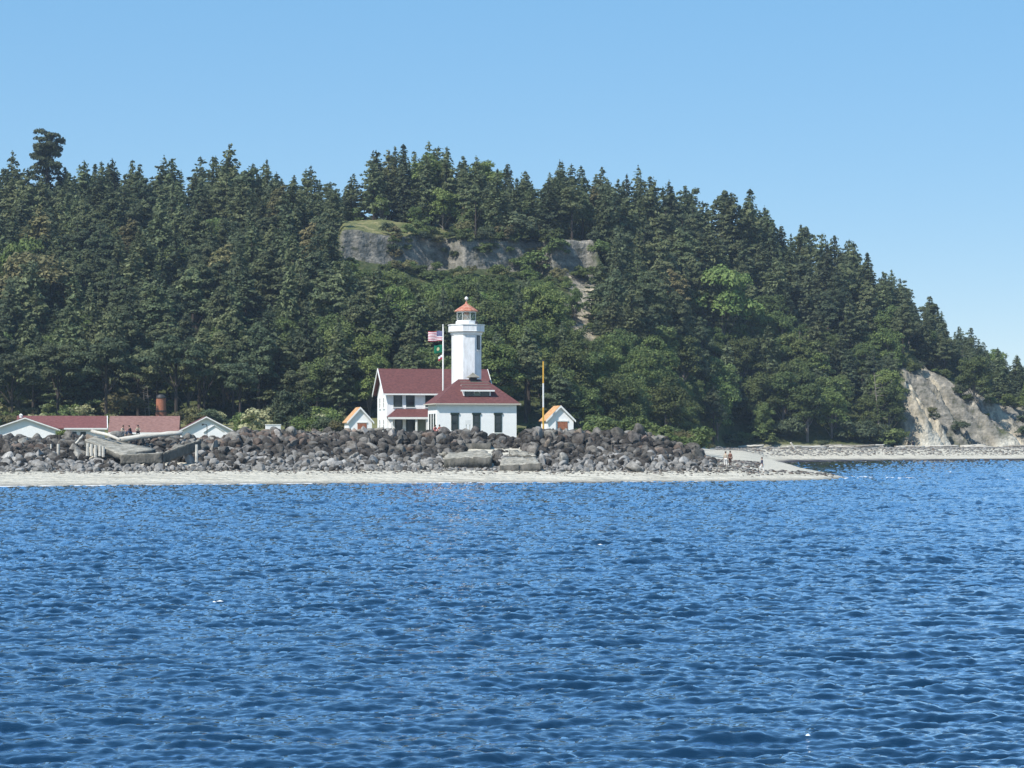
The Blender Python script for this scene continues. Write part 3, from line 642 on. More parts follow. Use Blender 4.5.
zt_ = Z_of(424.3, 330) - ub.location.z
MB().box(-1.0, 1.0, -.5, .5, -.3, zt_ - .12).build('cabinet', M['white'], ub); MB().box(-1.06, 1.06, -.56, .56, zt_ - .118, zt_).build('lid', M['pole'], ub)

# --- flagpole and flags
p = at(443, 400, 305.5); fp = empty('flagpole', (p.x, p.y, 4.4), 0, 'tall white flagpole behind the left end of the lighthouse building', 'flagpole')
ztop = Z_of(326, 305.5) - 4.4
MB().tube([(0, 0, -.3), (0, 0, ztop * .5), (0, 0, ztop)], [.12, .1, .06], 10).build('pole', M['pole'], fp, smooth=True)
MB().prism([(.03, ztop), (.11, ztop + .06), (.11, ztop + .14), (.03, ztop + .2)], n=8).build('finial', M['trim'], fp)
MB().tube([(.09, -.02, 1.0), (.10, -.02, ztop - .1)], .012, 4).build('halyard', M['pole'], fp)
def flag(name, px0, py0, py1, nu_, nv_, colfn, mats, label, amp=.12, droop=.0, wl_=1.1):
    """cloth blowing to the left from the pole; colfn(i,j) -> material index"""
    Yp = 305.45; x1 = fp.location.x - .08; x0 = X_of(px0, Yp); z1 = Z_of(py0, Yp); z0 = Z_of(py1, Yp)
    V_ = []; 
    for j in range(nv_ + 1):
        for i in range(nu_ + 1):
            a = i / nu_; b_ = j / nv_
            x = x1 + (x0 - x1) * a; z = z0 + (z1 - z0) * b_ - droop * a * a * (z1 - z0)
            V_.append((x, Yp + amp * a * math.sin(a * 2 * math.pi / wl_ + b_ * .8), z + .04 * math.sin(a * 7)))
    Fq = []; mi = []
    for j in range(nv_):
        for i in range(nu_):
            k = j * (nu_ + 1) + i; Fq.append((k, k + 1, k + nu_ + 2, k + nu_ + 1)); mi.append(colfn(i / nu_, j / nv_, i, j))
    me = raw_mesh(name, V_, Fq, mats=mats, midx=mi, smooth=True)
    o = link(bpy.data.objects.new(name, me)); sm = o.modifiers.new('thick', 'SOLIDIFY'); sm.thickness = .012
    return tag(o, label, 'flag', 'flags on the flagpole')
red = cloth('flag_red', (.42, .05, .08)); wht = cloth('flag_white', (.75, .75, .78)); navy = cloth('flag_navy', (.03, .04, .16))
grn = cloth('flag_green', (.01, .13, .075)); gold = cloth('flag_gold', (.65, .6, .35))
def us(a, b_, i, j):
    if a < .4 and b_ > 6 / 13 - .001:
        return 1 if (i % 3 == 1 and j % 3 == 1) else 2
    return 0 if int(b_ * 13 + 1e-6) % 2 == 0 else 1
flag('striped_flag', 428.2, 331.2, 341, 40, 26, us, [red, wht, navy], 'red and white striped flag with blue canton, topmost on the flagpole', .16, .05)
flag('green_flag', 434.2, 345, 353, 16, 12, lambda a, b_, i, j: 1 if (a - .5) ** 2 * 1.6 + (b_ - .5) ** 2 < .035 else 0, [grn, gold], 'dark green flag with a round pale emblem, middle flag on the pole', .12, .1)
flag('small_flag', 438.5, 355, 359.5, 8, 6, lambda a, b_, i, j: 0 if (j < 3) else 1, [red, wht], 'tiny limp red and white flag, lowest on the flagpole', .1, .5)
p = at(543.3, 420, 296.5); yp = empty('marker_pole', (p.x, p.y, 4.4), 0, 'slim yellow and white pole beside the right-hand shed', 'pole')
zt_ = Z_of(361, 296.5) - 4.4
for a_, b_, m_ in ((0, .42, 'yellow'), (.42, .72, 'pole'), (.72, 1, 'yellow')):
    MB().tube([(0, 0, zt_ * a_ - (.3 if a_ == 0 else 0)), (0, 0, zt_ * b_)], .12 - .03 * b_, 8).build('pole_section', M[m_], yp)
MB().prism([(.15, zt_), (.15, zt_ + .12), (.04, zt_ + .2)], n=8).build('cap', M['black'], yp)
# sign post in front of the lighthouse
p = at(468.2, 437, 291); sg = empty('sign_post', (p.x, p.y, 4.4), R(12), 'pale grey notice board on two posts before the lighthouse wall', 'sign')
z1 = Z_of(420, 291) - 4.4; z0 = Z_of(424.5, 291) - 4.4
MB().box(-.4, .4, -.05, .05, z0, z1).build('board', M['trim'], sg)
for x in (-.22, .22): MB().box(x - .04, x + .04, .052, .12, -.3, z1 - .05).build('post', M['drift'], sg)


ORD = 'first second third fourth fifth sixth seventh eighth ninth tenth eleventh twelfth thirteenth fourteenth fifteenth sixteenth seventeenth eighteenth nineteenth twentieth'.split()
def label_pending(pend):
    """(picture column, adjective, place, noun, object): look and place, with the order from the left where several share both"""
    gr = {}
    for p in pend: gr.setdefault(p[1:4], []).append(p)
    for (ad, pl, nn), L_ in gr.items():
        L_.sort(key=lambda p: p[0])
        for i, p in enumerate(L_):
            p[4]['label'] = f'{ad} {nn} {pl}' if len(L_) == 1 else f'{ORD[i] if i < 20 else (ORD[len(L_) - 1 - i] + "-last" if len(L_) - i < 20 else "middle")} {ad} {nn} from left {pl}'
# ------------------------------------------------------------ rocks
mrk = dict(
 dark=mat('dark_rock', (.034, .031, .027), .9, .2, col2=(.118, .108, .095), scale=1.6, island=.45, objvar=.45, bump=.06, bscale=5),
 mid=mat('grey_rock', (.09, .085, .076), .9, .2, col2=(.22, .208, .188), scale=1.6, island=.35, objvar=.35, bump=.06, bscale=5),
 pale=mat('pale_rock', (.17, .165, .155), .9, .2, col2=(.34, .33, .31), scale=1.8, island=.25, objvar=.2, bump=.05, bscale=5),
 brown=mat('brown_rock', (.10, .075, .06), .9, .2, col2=(.20, .16, .13), scale=1.6, island=.3, objvar=.3, bump=.05, bscale=5))
def rock_verts(seed, sub=3):
    r = np.random.RandomState(seed); bm = bmesh.new(); bmesh.ops.create_icosphere(bm, subdivisions=sub, radius=1)
    v = np.array([p.co[:] for p in bm.verts]); f = np.array([[q.index for q in p.verts] for p in bm.faces]); bm.free()
    for _ in range(12):
        nrm = r.randn(3); nrm /= np.linalg.norm(nrm); h = r.uniform(.40, .74); d = v @ nrm; ex = np.maximum(d - h, 0); v = v - ex[:, None] * nrm
    v = v * (1 + .015 * r.randn(len(v), 1)) * 1.3; v *= r.uniform([.9, .75, .6], [1.25, 1.05, .9]); return v, f
RV = [rock_verts(100 + i) for i in range(12)]
RM = {}
for tone in mrk:
    RM[tone] = [raw_mesh('boulder', v, f, mrk[tone]) for v, f in RV]
def rotm(r):
    q = r.randn(4); q /= np.linalg.norm(q); w_, x, y, z = q
    return np.array([[1 - 2 * (y * y + z * z), 2 * (x * y - z * w_), 2 * (x * z + y * w_)], [2 * (x * y + z * w_), 1 - 2 * (x * x + z * z), 2 * (y * z - x * w_)], [2 * (x * z - y * w_), 2 * (y * z + x * w_), 1 - 2 * (x * x + y * y)]])
rocks = []
r = np.random.RandomState(12)
d = 13.5
while d < 33.5:
    u = -70.0
    while u < 742:
        up = (d - 15) / 16
        sz = r.uniform(.32, .56) + .17 * np.clip(up, 0, 1) + (r.rand() < .12) * r.uniform(.05, .32) - (r.rand() < .3) * r.uniform(0, .15)
        if d < 17: sz *= r.uniform(.35, .85)
        low_gap = 484 < u < 523 and d > 22
        if low_gap: sz *= .8
        uu = u + r.uniform(-3, 3); Y = Yrip(uu) + d + r.uniform(-.4, .4)
        keep = r.rand() > .06
        if d < 18 and r.rand() < .45 - (d - 13) * .06: keep = False
        if uu > 700 and (r.rand() < (uu - 700) / 26 or d > 30 - (uu - 700) * .3): keep = False
        if 640 < uu and d > 24 and False: keep = False
        if uu > 714 and d > 14: keep = False
        # the slabs of the broken seawall and concrete lie here
        if keep:
            x = X_of(uu, Y); z = hz(x, Y)
            tone = 'dark'
            q = r.rand()
            lowf = np.clip(1.15 - up * 2.0, 0, 1)
            if q < lowf * .75: tone = 'pale'
            elif q < .3 + lowf * .6: tone = 'mid'
            elif q < .36 or (190 < uu < 330 and up > .75 and q < .7): tone = 'brown'
            zz = z + sz * .25 + (.42 if d > 27 else 0) * (1 if uu < 700 else .3) * (.4 if uu < 225 else 1) - (.55 if 484 < uu < 523 and d > 22 else 0)
            rocks.append((x, Y, zz, sz, tone, uu, d))
        u += (sz * 8) * r.uniform(1.15, 1.5)
    d += .62
def slab_zone(u, d, Y, z):
    py = HZ - (z - CH) / Y * F
    for (a, b_, c_, e_, ym) in ((82, 128, 436, 458, 274), (118, 165, 440, 464, 263.5), (160, 202, 438 + max(0, (200 - u) * .3), 464, 265), (440, 494, 450, 468, 274), (500, 542, 455, 473, 269), (463, 492, 441, 453, 280), (508, 538, 449, 458, 273)):
        if a < u < b_ and c_ < py < e_ and Y < ym: return True
    return False
rocks = [q for q in rocks if not (slab_zone(q[5], q[6], q[1], q[2] + q[3] * .6))]
zones = [(-999, 84, 'below the left gable'), (84, 205, 'by the seawall'), (205, 335, 'below the garage'),
         (335, 430, 'below the left shed'), (430, 520, 'below the lighthouse'), (520, 600, 'below the right shed'),
         (600, 668, 'right of both sheds'), (668, 999, 'at its right tip')]
tw_ = dict(dark='dark', mid='grey', pale='pale', brown='brownish')
vis = [q for q in rocks if -2 < q[5] < 1026]
vis.sort(key=lambda q: -q[3]); top = set(id(q) for q in vis[:288])
Vs, Fs, off = {k: [] for k in mrk}, {k: [] for k in mrk}, 0
pend = []
allV = []; allF = []; allM = []; off = 0; tones = list(mrk)
k = 0
for q in rocks:
    x, Y, z, sz, tone, uu, d = q
    if id(q) in top:
        me = RM[tone][k % 12]; k += 1
        o = bpy.data.objects.new('boulder', me); COL.objects.link(o); o.location = (x, Y, z); o.scale = (sz, sz, sz * r.uniform(.8, 1)); o.rotation_euler = tuple(r.uniform(0, 6.28, 3))
        zn = [t for a, b_, t in zones if a <= uu < b_][0]; h_ = 'atop' if d > 25 else ('midway up' if d > 19 else 'at foot')
        tag(o, None, 'boulder', 'boulders of the rock wall'); pend.append((uu, f'{tw_[tone]}', f'{h_} the rock wall {zn}', 'boulder', o))
    else:
        v, f = RV[r.randint(12)]; v = (v * sz) @ rotm(r).T + (x, Y, z); allV.append(v); allF.append(f + off); off += len(v); allM += [tones.index(tone)] * len(f)
me = raw_mesh('rubble', np.concatenate(allV), np.concatenate(allF), mats=[mrk[t] for t in tones], midx=allM)
tag(link(bpy.data.objects.new('rubble', me)), 'smaller grey rocks packed between the boulders of the rock wall', 'rubble', kind='stuff')

label_pending(pend)
# shingle, cobbles and wrack on the beaches
def scatter(name, pts, sizes, tones_, label, cat, flat=.6, seed=1):
    r = np.random.RandomState(seed); A = []; B = []; C_ = []; off = 0
    lo = [rock_verts(300 + i, 1) for i in range(8)]
    for (x, y, z), s_, t_ in zip(pts, sizes, tones_):
        v, f = lo[r.randint(8)]; a = r.uniform(0, 6.28); ca, sa = math.cos(a), math.sin(a)
        v = v * s_ * (1, 1, flat); v = v @ np.array([[ca, sa, 0], [-sa, ca, 0], [0, 0, 1]]) + (x, y, z); A.append(v); B.append(f + off); off += len(v); C_ += [t_] * len(f)
    me = raw_mesh(name, np.concatenate(A), np.concatenate(B), mats=[mrk[t] for t in tones], midx=C_)
    return tag(link(bpy.data.objects.new(name, me)), label, cat, kind='stuff')
r = np.random.RandomState(33); pts = []; sz_ = []; tt = []
for i in range(4200):
    u = r.uniform(-60, 760) if i < 2600 else r.uniform(690, 835); d = 8 + 9 * r.rand() ** .5 if i < 2600 else r.uniform(12, 70);
    if i >= 2600 and u > 760 and d > 20: continue
    Y = Yrip(u) + d; x = X_of(u, Y)
    pts.append((x, Y, hz(x, Y) + .02)); sz_.append(r.uniform(.06, .26) * (.5 + min(d - 8, 9) / 9)); tt.append(tones.index(r.choice(['pale', 'pale', 'mid', 'dark', 'brown'])))
scatter('gravel', pts, sz_, tt, 'scattered cobbles on the sandy beach below the rock wall', 'cobbles')
pts = []; sz_ = []; tt = []
for i in range(4200):
    u = r.uniform(715, 1090); t_ = r.rand(); Y = Yw(u) + 12 + (Yf(u) - Yw(u) - 12) * t_; x = X_of(u, Y)
    pts.append((x, Y, hz(x, Y) + .05)); sz_.append(r.uniform(.15, .55) * (.6 + .8 * t_)); tt.append(tones.index(r.choice(['pale', 'pale', 'pale', 'pale', 'pale', 'mid', 'brown'])))
scatter('cobble_gravel', pts, sz_, tt, 'pale cobbles and wrack covering the far beach', 'cobbles', seed=2)

# ------------------------------------------------------------ concrete slabs, seawall, driftwood
def rough_slab(name, top4, th, m, label, cat, seed, n=(14, 6), amp=.17, parts=None):
    """quad top (4 corners, near-left, near-right, far-right, far-left) subdivided with worn surface"""
    r = np.random.RandomState(seed); A, B, C_, D = [np.array(p, float) for p in top4]; nx, ny_ = n; V_ = []; 
    for side in (0, 1):
        for j in range(ny_ + 1):
            for i in range(nx + 1):
                a = i / nx; b_ = j / ny_; p = (A * (1 - a) + B * a) * (1 - b_) + (D * (1 - a) + C_ * a) * b_
                p = p + r.uniform(-amp, amp, 3) * (1, 1, .6) - (0, 0, th * side); V_.append(p)
    N_ = (nx + 1) * (ny_ + 1); Fq = []
    g = lambda i, j, s_: s_ * N_ + j * (nx + 1) + i
    for j in range(ny_):
        for i in range(nx): Fq += [(g(i, j, 0), g(i + 1, j, 0), g(i + 1, j + 1, 0), g(i, j + 1, 0)), (g(i, j, 1), g(i, j + 1, 1), g(i + 1, j + 1, 1), g(i + 1, j, 1))]
    for i in range(nx): Fq += [(g(i, 0, 1), g(i + 1, 0, 1), g(i + 1, 0, 0), g(i, 0, 0)), (g(i, ny_, 0), g(i + 1, ny_, 0), g(i + 1, ny_, 1), g(i, ny_, 1))]
    for j in range(ny_): Fq += [(g(0, j, 0), g(0, j + 1, 0), g(0, j + 1, 1), g(0, j, 1)), (g(nx, j, 1), g(nx, j + 1, 1), g(nx, j + 1, 0), g(nx, j, 0))]
    mi = [0] * (nx * ny_ * 2) + [1] * (len(Fq) - nx * ny_ * 2)  # edge faces take the darker concrete
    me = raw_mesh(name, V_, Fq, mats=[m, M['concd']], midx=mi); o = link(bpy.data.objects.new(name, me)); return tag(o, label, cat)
def P(px, py, Y): return tuple(at(px, py, Y))
mcc = bpy.data.materials.new('slab_concrete'); mcc = M['conc']
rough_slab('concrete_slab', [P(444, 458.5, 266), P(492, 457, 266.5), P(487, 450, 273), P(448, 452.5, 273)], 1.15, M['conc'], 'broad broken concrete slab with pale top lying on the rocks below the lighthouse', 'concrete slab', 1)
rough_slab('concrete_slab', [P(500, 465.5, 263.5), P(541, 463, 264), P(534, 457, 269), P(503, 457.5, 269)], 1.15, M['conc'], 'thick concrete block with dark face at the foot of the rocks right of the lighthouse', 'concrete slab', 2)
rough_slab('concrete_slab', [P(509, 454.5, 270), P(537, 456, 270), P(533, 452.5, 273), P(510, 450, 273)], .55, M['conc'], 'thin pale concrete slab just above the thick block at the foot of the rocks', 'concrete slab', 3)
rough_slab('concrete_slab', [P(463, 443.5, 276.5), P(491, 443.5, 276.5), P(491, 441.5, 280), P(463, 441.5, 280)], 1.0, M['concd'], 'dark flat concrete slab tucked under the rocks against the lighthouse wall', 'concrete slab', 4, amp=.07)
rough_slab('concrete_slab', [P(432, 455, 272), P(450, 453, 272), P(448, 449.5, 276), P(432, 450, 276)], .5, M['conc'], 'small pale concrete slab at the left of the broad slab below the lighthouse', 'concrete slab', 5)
# the broken seawall
rough_slab('seawall_ramp', [P(84, 440, 266), P(122, 455.5, 261), P(156, 449, 267), P(96, 435.5, 274)], .55, M['conc'], 'long pale tilted concrete ramp slab left of the broken seawall', 'concrete slab', 6, (18, 6), .1)
bsw = empty('broken_seawall', at(160, 463, 261), 0, 'broken concrete seawall with dark face and pale top edge, its right part tilting up', 'seawall')
def wall_panel(px0, y0t, y0b, px1, y1t, y1b, Y0, Y1, label, seed):
    r = np.random.RandomState(seed); V_ = []; nx, nz = 16, 5; th = .5; Fq = []
    for s_ in (0, 1):
        for j in range(nz + 1):
            for i in range(nx + 1):
                a = i / nx; Y = Y0 + (Y1 - Y0) * a; px = px0 + (px1 - px0) * a; yt = y0t + (y1t - y0t) * a; yb_ = y0b + (y1b - y0b) * a
                b_ = j / nz; p = np.array(at(px, yb_ + (yt - yb_) * b_, Y)) + r.uniform(-.07, .07, 3) + (0, s_ * (th + .5 * (1 - 0)), s_ * .0 + s_ * .12); V_.append(p)
    N_ = (nx + 1) * (nz + 1); g = lambda i, j, s_: s_ * N_ + j * (nx + 1) + i
    mi = []  # top edge pale, all other faces in the darker concrete
    for j in range(nz):
        for i in range(nx): Fq += [(g(i, j, 0), g(i + 1, j, 0), g(i + 1, j + 1, 0), g(i, j + 1, 0)), (g(i, j, 1), g(i, j + 1, 1), g(i + 1, j + 1, 1), g(i + 1, j, 1))]; mi += [0, 0]
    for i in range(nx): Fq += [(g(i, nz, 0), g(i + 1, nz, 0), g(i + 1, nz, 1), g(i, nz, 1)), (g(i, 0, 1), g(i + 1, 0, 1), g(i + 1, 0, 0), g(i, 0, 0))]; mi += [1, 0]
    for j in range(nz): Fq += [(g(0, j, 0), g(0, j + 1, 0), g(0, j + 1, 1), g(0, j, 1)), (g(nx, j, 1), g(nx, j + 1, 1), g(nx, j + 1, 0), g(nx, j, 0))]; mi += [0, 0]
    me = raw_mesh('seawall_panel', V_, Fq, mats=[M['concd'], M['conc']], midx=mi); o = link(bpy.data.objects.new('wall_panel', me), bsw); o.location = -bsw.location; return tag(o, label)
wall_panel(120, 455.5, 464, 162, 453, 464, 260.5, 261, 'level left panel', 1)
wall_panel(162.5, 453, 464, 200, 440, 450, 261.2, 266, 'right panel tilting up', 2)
def log(name, p0, p1, r0, r1, m, label, grp=None, bend=.15, cat='driftwood log', seed=0):
    r = np.random.RandomState(seed); a = Vector(p0); b_ = Vector(p1); pts = []
    for i in range(9):
        t = i / 8; q = a.lerp(b_, t) + Vector((0, r.uniform(-.05, .05), math.sin(t * 3.14) * bend + r.uniform(-.04, .04))); pts.append(q)
    o = MB().tube(pts, [r0 + (r1 - r0) * i / 8 * r.uniform(.9, 1.1) for i in range(9)], 9).build(name, m, smooth=True); return tag(o, label, cat, grp)
g = 'driftwood on the rock wall'
log('driftwood_log', P(92, 431.5, 272), P(120, 440, 268), .22, .16, M['drift'], 'bleached driftwood log sloping down to the right above the concrete ramp', g, seed=1)
log('driftwood_log', P(117, 440.5, 270), P(182, 433.5, 272), 0.33, .2, M['drift'], 'thick bleached driftwood log lying level above the broken seawall', g, seed=2)
log('driftwood_log', P(150, 436.5, 273), P(183, 432, 274), .2, .14, M['drift'], 'thinner pale driftwood log behind the thick one above the seawall', g, seed=3)
log('driftwood_log', P(14, 441.5, 271), P(78, 441, 271), .2, .16, M['drift'], 'long level driftwood timber across the rocks at the far left', g, .0, seed=4)
log('driftwood_log', P(76, 444, 268), P(83, 435, 268), .16, .12, M['drift'], 'short pale timber leaning against the rocks left of the ramp', g, 0, seed=5)
log('driftwood_log', P(330, 436, 283.5), P(374, 430.5, 284), .35, .28, M['driftd'], 'dark driftwood log on top of the rocks below the left shed', g, .05, seed=6)
log('driftwood_log', P(372, 431, 284), P(384, 429, 284), .25, .2, M['driftd'], 'short dark driftwood stump end on the rocks by the left shed', g, .05, seed=7)
def post(px, y0, y1, Y, rad, m, label, tilt=0, grp='weathered timber posts in the rocks'):
    o = MB().tube([P(px, y1, Y), P(px + tilt * .5, (y0 + y1) / 2, Y), P(px + tilt, y0, Y)], [rad, rad * .95, rad * .85], 8).build('timber_post', M[m], smooth=False); return tag(o, label, 'post', grp)
post(58, 444, 461, 265, .18, 'drift', 'tall pale timber post standing in the rocks at the far left', .3)
post(51, 444, 452, 268, .13, 'drift', 'short pale timber stub left of the tall pale post')
post(59.5, 434.5, 444, 270.5, .17, 'darkwood', 'dark timber post above the tall pale post', .3)
post(73.5, 434, 443, 270.5, .16, 'darkwood', 'dark timber post beside the leaning pale timber', -.2)
post(196.5, 444.5, 462, 262, .17, 'drift', 'pale timber post at the right end of the broken seawall', .2)
post(164, 462, 469, 257, .12, 'darkwood', 'dark stub below the joint of the seawall panels')
post(176, 460, 467, 257, .12, 'darkwood', 'dark stub below the tilted seawall panel')
for i, px in enumerate((87.5, 91.5, 95.5, 100, 103.5)):
    post(px, 443 + i * .9, 457 - (i % 2), 263, .19, 'drift', ORD[i] + ' of five pale timber piles from the left under the concrete ramp', r.uniform(-.5, .5), 'row of timber piles under the ramp')
# driftwood and snags on the far beach
r = np.random.RandomState(5)
log('driftwood_log', P(795.5, 450, 508), P(790.5, 442.5, 508), .3, .18, M['drift'], 'white driftwood trunk leaning upright against the foot of the wooded bluff', 'driftwood on the far beach', 0)
pend = []
for i in range(26):
    u = r.uniform(720, 1020); Y = Yf(u) - r.uniform(1, 9); L = r.uniform(2.5, 8); a = r.uniform(-.5, .5); x = X_of(u, Y); z = hz(x, Y) + .35
    log('driftwood_log', (x, Y, z), (x + L * math.cos(a), Y + L * math.sin(a), z + r.uniform(-.1, .5)), r.uniform(.15, .32), r.uniform(.1, .2), M['drift' if r.rand() < .7 else 'driftd'],
        None, 'driftwood on the far beach', .05, seed=i); pend.append((u, 'stranded', 'along the far beach', 'driftwood log', bpy.data.objects[COL.objects[-1].name]))
label_pending(pend)
# cobble boulders at the far waterline
tag(link(bpy.data.objects.new('boulder', RM['mid'][3])), 'lone grey-green angular boulder on the sand near the rock wall\'s right end', 'boulder'); o = bpy.data.objects['boulder' if False else COL.objects[-1].name]
p = at(632, 466, 266); o.location = (p.x, p.y, hz(p.x, p.y) + .5); o.scale = (1.1, .9, 1.1)

# foam
r = np.random.RandomState(4); A = []; B = []; off = 0
def foam_patch(cx, cy, rx, ry):
    global off
    n_ = 10; vs = [(cx, cy, .09)] + [(cx + rx * r.uniform(.6, 1.1) * math.cos(j * 6.283 / n_), cy + ry * r.uniform(.6, 1.1) * math.sin(j * 6.283 / n_), .06) for j in range(n_)]
    A.extend(vs); B.extend([(off, off + 1 + j, off + 1 + (j + 1) % n_) for j in range(n_)]); off += n_ + 1
for i in range(60):
    u = 846 + 62 * r.rand() ** 1.3; Y = 4.5 * F / (r.uniform(476.5, 479.3) - HZ); foam_patch(X_of(u, Y), Y, r.uniform(.3, 1.2), r.uniform(.4, 1.4))
for i in range(220):
    u = r.uniform(-20, 850)
    if fbm(np.array([u / 60.]), np.array([0.5]), 5)[0] < -.05: continue
    Y = Ys(u) + r.uniform(-.8, 1.2); foam_patch(X_of(u, Y), Y, r.uniform(.3, 1.1), r.uniform(.05, .2))
for px, py, s_ in ((220, 603.5, .10), (214, 604.2, .07), (808, 739.5, .045), (600, 546, .15)):
    Y = CH * F / (py - HZ); foam_patch(X_of(px, Y), Y, s_, s_ * .35)
fm = mat('sea_foam', (.80, .83, .85), .8, .3)
me = raw_mesh('foam', A, B, fm); tag(link(bpy.data.objects.new('foam', me)), 'thin white foam where the sea meets the sand spit', 'foam', kind='stuff')

# ------------------------------------------------------------ people and gulls
def skin_mesh(name, J, E, m, parent=None, sub=1):
    me = bpy.data.meshes.new(name); me.from_pydata([j[0] for j in J], E, []); ob = bpy.data.objects.new(name, me); COL.objects.link(ob)
    sm = ob.modifiers.new('s', 'SKIN'); sm.use_smooth_shade = True
    if not me.skin_vertices: 
        bm = bmesh.new(); bm.from_mesh(me); bm.verts.layers.skin.verify(); bm.to_mesh(me); bm.free()
    for i, j in enumerate(J):
        rr_ = j[1] if hasattr(j[1], '__len__') else (j[1], j[1]); me.skin_vertices[0].data[i].radius = rr_; me.skin_vertices[0].data[i].use_root = (i == 0)
    ss = ob.modifiers.new('u', 'SUBSURF'); ss.levels = sub; ss.render_levels = sub
    dg = bpy.context.evaluated_depsgraph_get(); ev = ob.evaluated_get(dg); nm = bpy.data.meshes.new_from_object(ev)
    bpy.data.objects.remove(ob); bpy.data.meshes.remove(me); nm.name = name; nm.materials.clear(); nm.materials.append(m)
    nm.polygons.foreach_set('use_smooth', [True] * len(nm.polygons)); o = bpy.data.objects.new(name, nm); link(o, parent); return o
def person(loc, rz, pose, shirt, trousers, label, cat='person', hairm='hair', hat=None, scale=1.0, group=None, phase=0):
    root = empty('person', loc, rz, label, cat, group); root.scale = (scale,) * 3
    if pose == 'stand' or pose == 'walk':
        s_ = .18 if pose == 'walk' else .03; hipz = .92
        hp = {'p': (0, 0, hipz), 'b': (0, 0, 1.12), 'c': (0, .0, 1.33), 'n': (0, 0, 1.47), 'h0': (0, -.01, 1.56), 'h1': (0, -.02, 1.70)}
        legs = {s: [(.09 * s, 0, .88), (.10 * s, -.03 - s_ * s, .50), (.10 * s, s_ * s * -1.2 + .02, .09), (.11 * s, s_ * s * -1.2 - .13, .04)] for s in (-1, 1)}
        arms = {s: [(.17 * s, 0, 1.40), (.23 * s, .03 + s_ * s * .5, 1.13), (.24 * s, -.06 + s_ * s, .90)] for s in (-1, 1)}
        if phase: arms[1] = [(.17, 0, 1.40), (.24, -.08, 1.16), (.12, -.26, 1.25)]
    else:  # seated on a rock, leaning forward
        hipz = .1
        hp = {'p': (0, 0, .12), 'b': (0, -.04, .32), 'c': (0, -.12, .52), 'n': (0, -.19, .64), 'h0': (0, -.22, .72), 'h1': (0, -.26, .85)}
        legs = {s: [(.09 * s, -.05, .11), (.14 * s, -.45, .24), (.13 * s, -.52, -.18), (.13 * s, -.66, -.22)] for s in (-1, 1)}
        arms = {s: [(.17 * s, -.13, .57), (.24 * s, -.22, .32), (.14 * s, -.42, .28)] for s in (-1, 1)}
    J = [(hp['p'], (.15, .11)), (hp['b'], (.13, .095)), (hp['c'], (.16, .11)), (hp['n'], .055), (hp['h0'], (.075, .09)), (hp['h1'], (.07, .085))]
    E_ = [(0, 1), (1, 2), (2, 3), (3, 4), (4, 5)]
    for s in (-1, 1):
        k = len(J); J += [(legs[s][0], .085), (legs[s][1], .06), (legs[s][2], .042), (legs[s][3], .035)]; E_ += [(0, k), (k, k + 1), (k + 1, k + 2), (k + 2, k + 3)]
        k = len(J); J += [(arms[s][0], .055), (arms[s][1], .042), (arms[s][2], .03)]; E_ += [(2, k), (k, k + 1), (k + 1, k + 2)]
        w_ = Vector(arms[s][2]); dr_ = (w_ - Vector(arms[s][1])).normalized(); sd_ = Vector((0, 1, 0)).cross(dr_).normalized()
        if sd_.length < .1: sd_ = Vector((1, 0, 0))
        k2 = len(J); J.append((tuple(w_ + dr_ * .07), (.032, .018))); E_.append((k + 2, k2))
        for f_, (off_, ln) in enumerate(((-.03, .07), (-.01, .085), (.01, .08), (.028, .062))):
            q = w_ + dr_ * .08 + Vector((0, 1, 0)) * off_; J.append((tuple(q + dr_ * ln * .5), .009)); J.append((tuple(q + dr_ * ln + Vector((0, 0, -.01))), .008)); E_ += [(k2, len(J) - 2), (len(J) - 2, len(J) - 1)]
        J.append((tuple(w_ + dr_ * .05 + Vector((0, -.05, 0))), .010)); E_.append((k + 2, len(J) - 1))
    skin_mesh('body', J, E_, M['skin'], root)
    # clothes follow the same joints slightly larger
    J2 = [(hp['p'], (.165, .125)), (hp['b'], (.15, .115)), (hp['c'], (.178, .128)), (tuple(Vector(hp['c']).lerp(Vector(hp['n']), .75)), .075)]; E2 = [(0, 1), (1, 2), (2, 3)]
    for s in (-1, 1):
        k = len(J2); J2 += [(arms[s][0], .07), (arms[s][1], .056), (tuple(Vector(arms[s][1]).lerp(Vector(arms[s][2]), .85)), .044)]; E2 += [(2, k), (k, k + 1), (k + 1, k + 2)]
    skin_mesh('jacket', J2, E2, shirt, root)
    J3 = [(hp['p'], (.168, .128))]; E3 = []
    for s in (-1, 1):
        k = len(J3); J3 += [(legs[s][0], .10), (legs[s][1], .076), (tuple(Vector(legs[s][1]).lerp(Vector(legs[s][2]), .93)), .058)]; E3 += [(0, k), (k, k + 1), (k + 1, k + 2)]
    skin_mesh('trousers', J3, E3, trousers, root)
    for s in (-1, 1):
        a_, b_ = Vector(legs[s][2]), Vector(legs[s][3]); skin_mesh('shoe', [(tuple(a_ + Vector((0, .03, -.04))), .05), (tuple(b_), .045)], [(0, 1)], M['black'], root)
    h = (Vector(hp['h0']) + Vector(hp['h1'])) / 2; bm = bmesh.new(); bmesh.ops.create_uvsphere(bm, u_segments=12, v_segments=8, radius=.108)
    for v in bm.verts:
        v.co.z *= 1.12
        if v.co.y < -.02 and v.co.z < .045: v.co *= .80
    me = bpy.data.meshes.new('hair'); bm.to_mesh(me); bm.free(); me.materials.append(hat or M['hair']); o = link(bpy.data.objects.new('hat' if hat else 'hair', me), root); o.location = h + Vector((0, .012, .035))
    MB().tube([h + Vector((0, -.085, .0)), h + Vector((0, -.115, -.02))], [.012, .018], 6).build('nose', M['skin'], root)
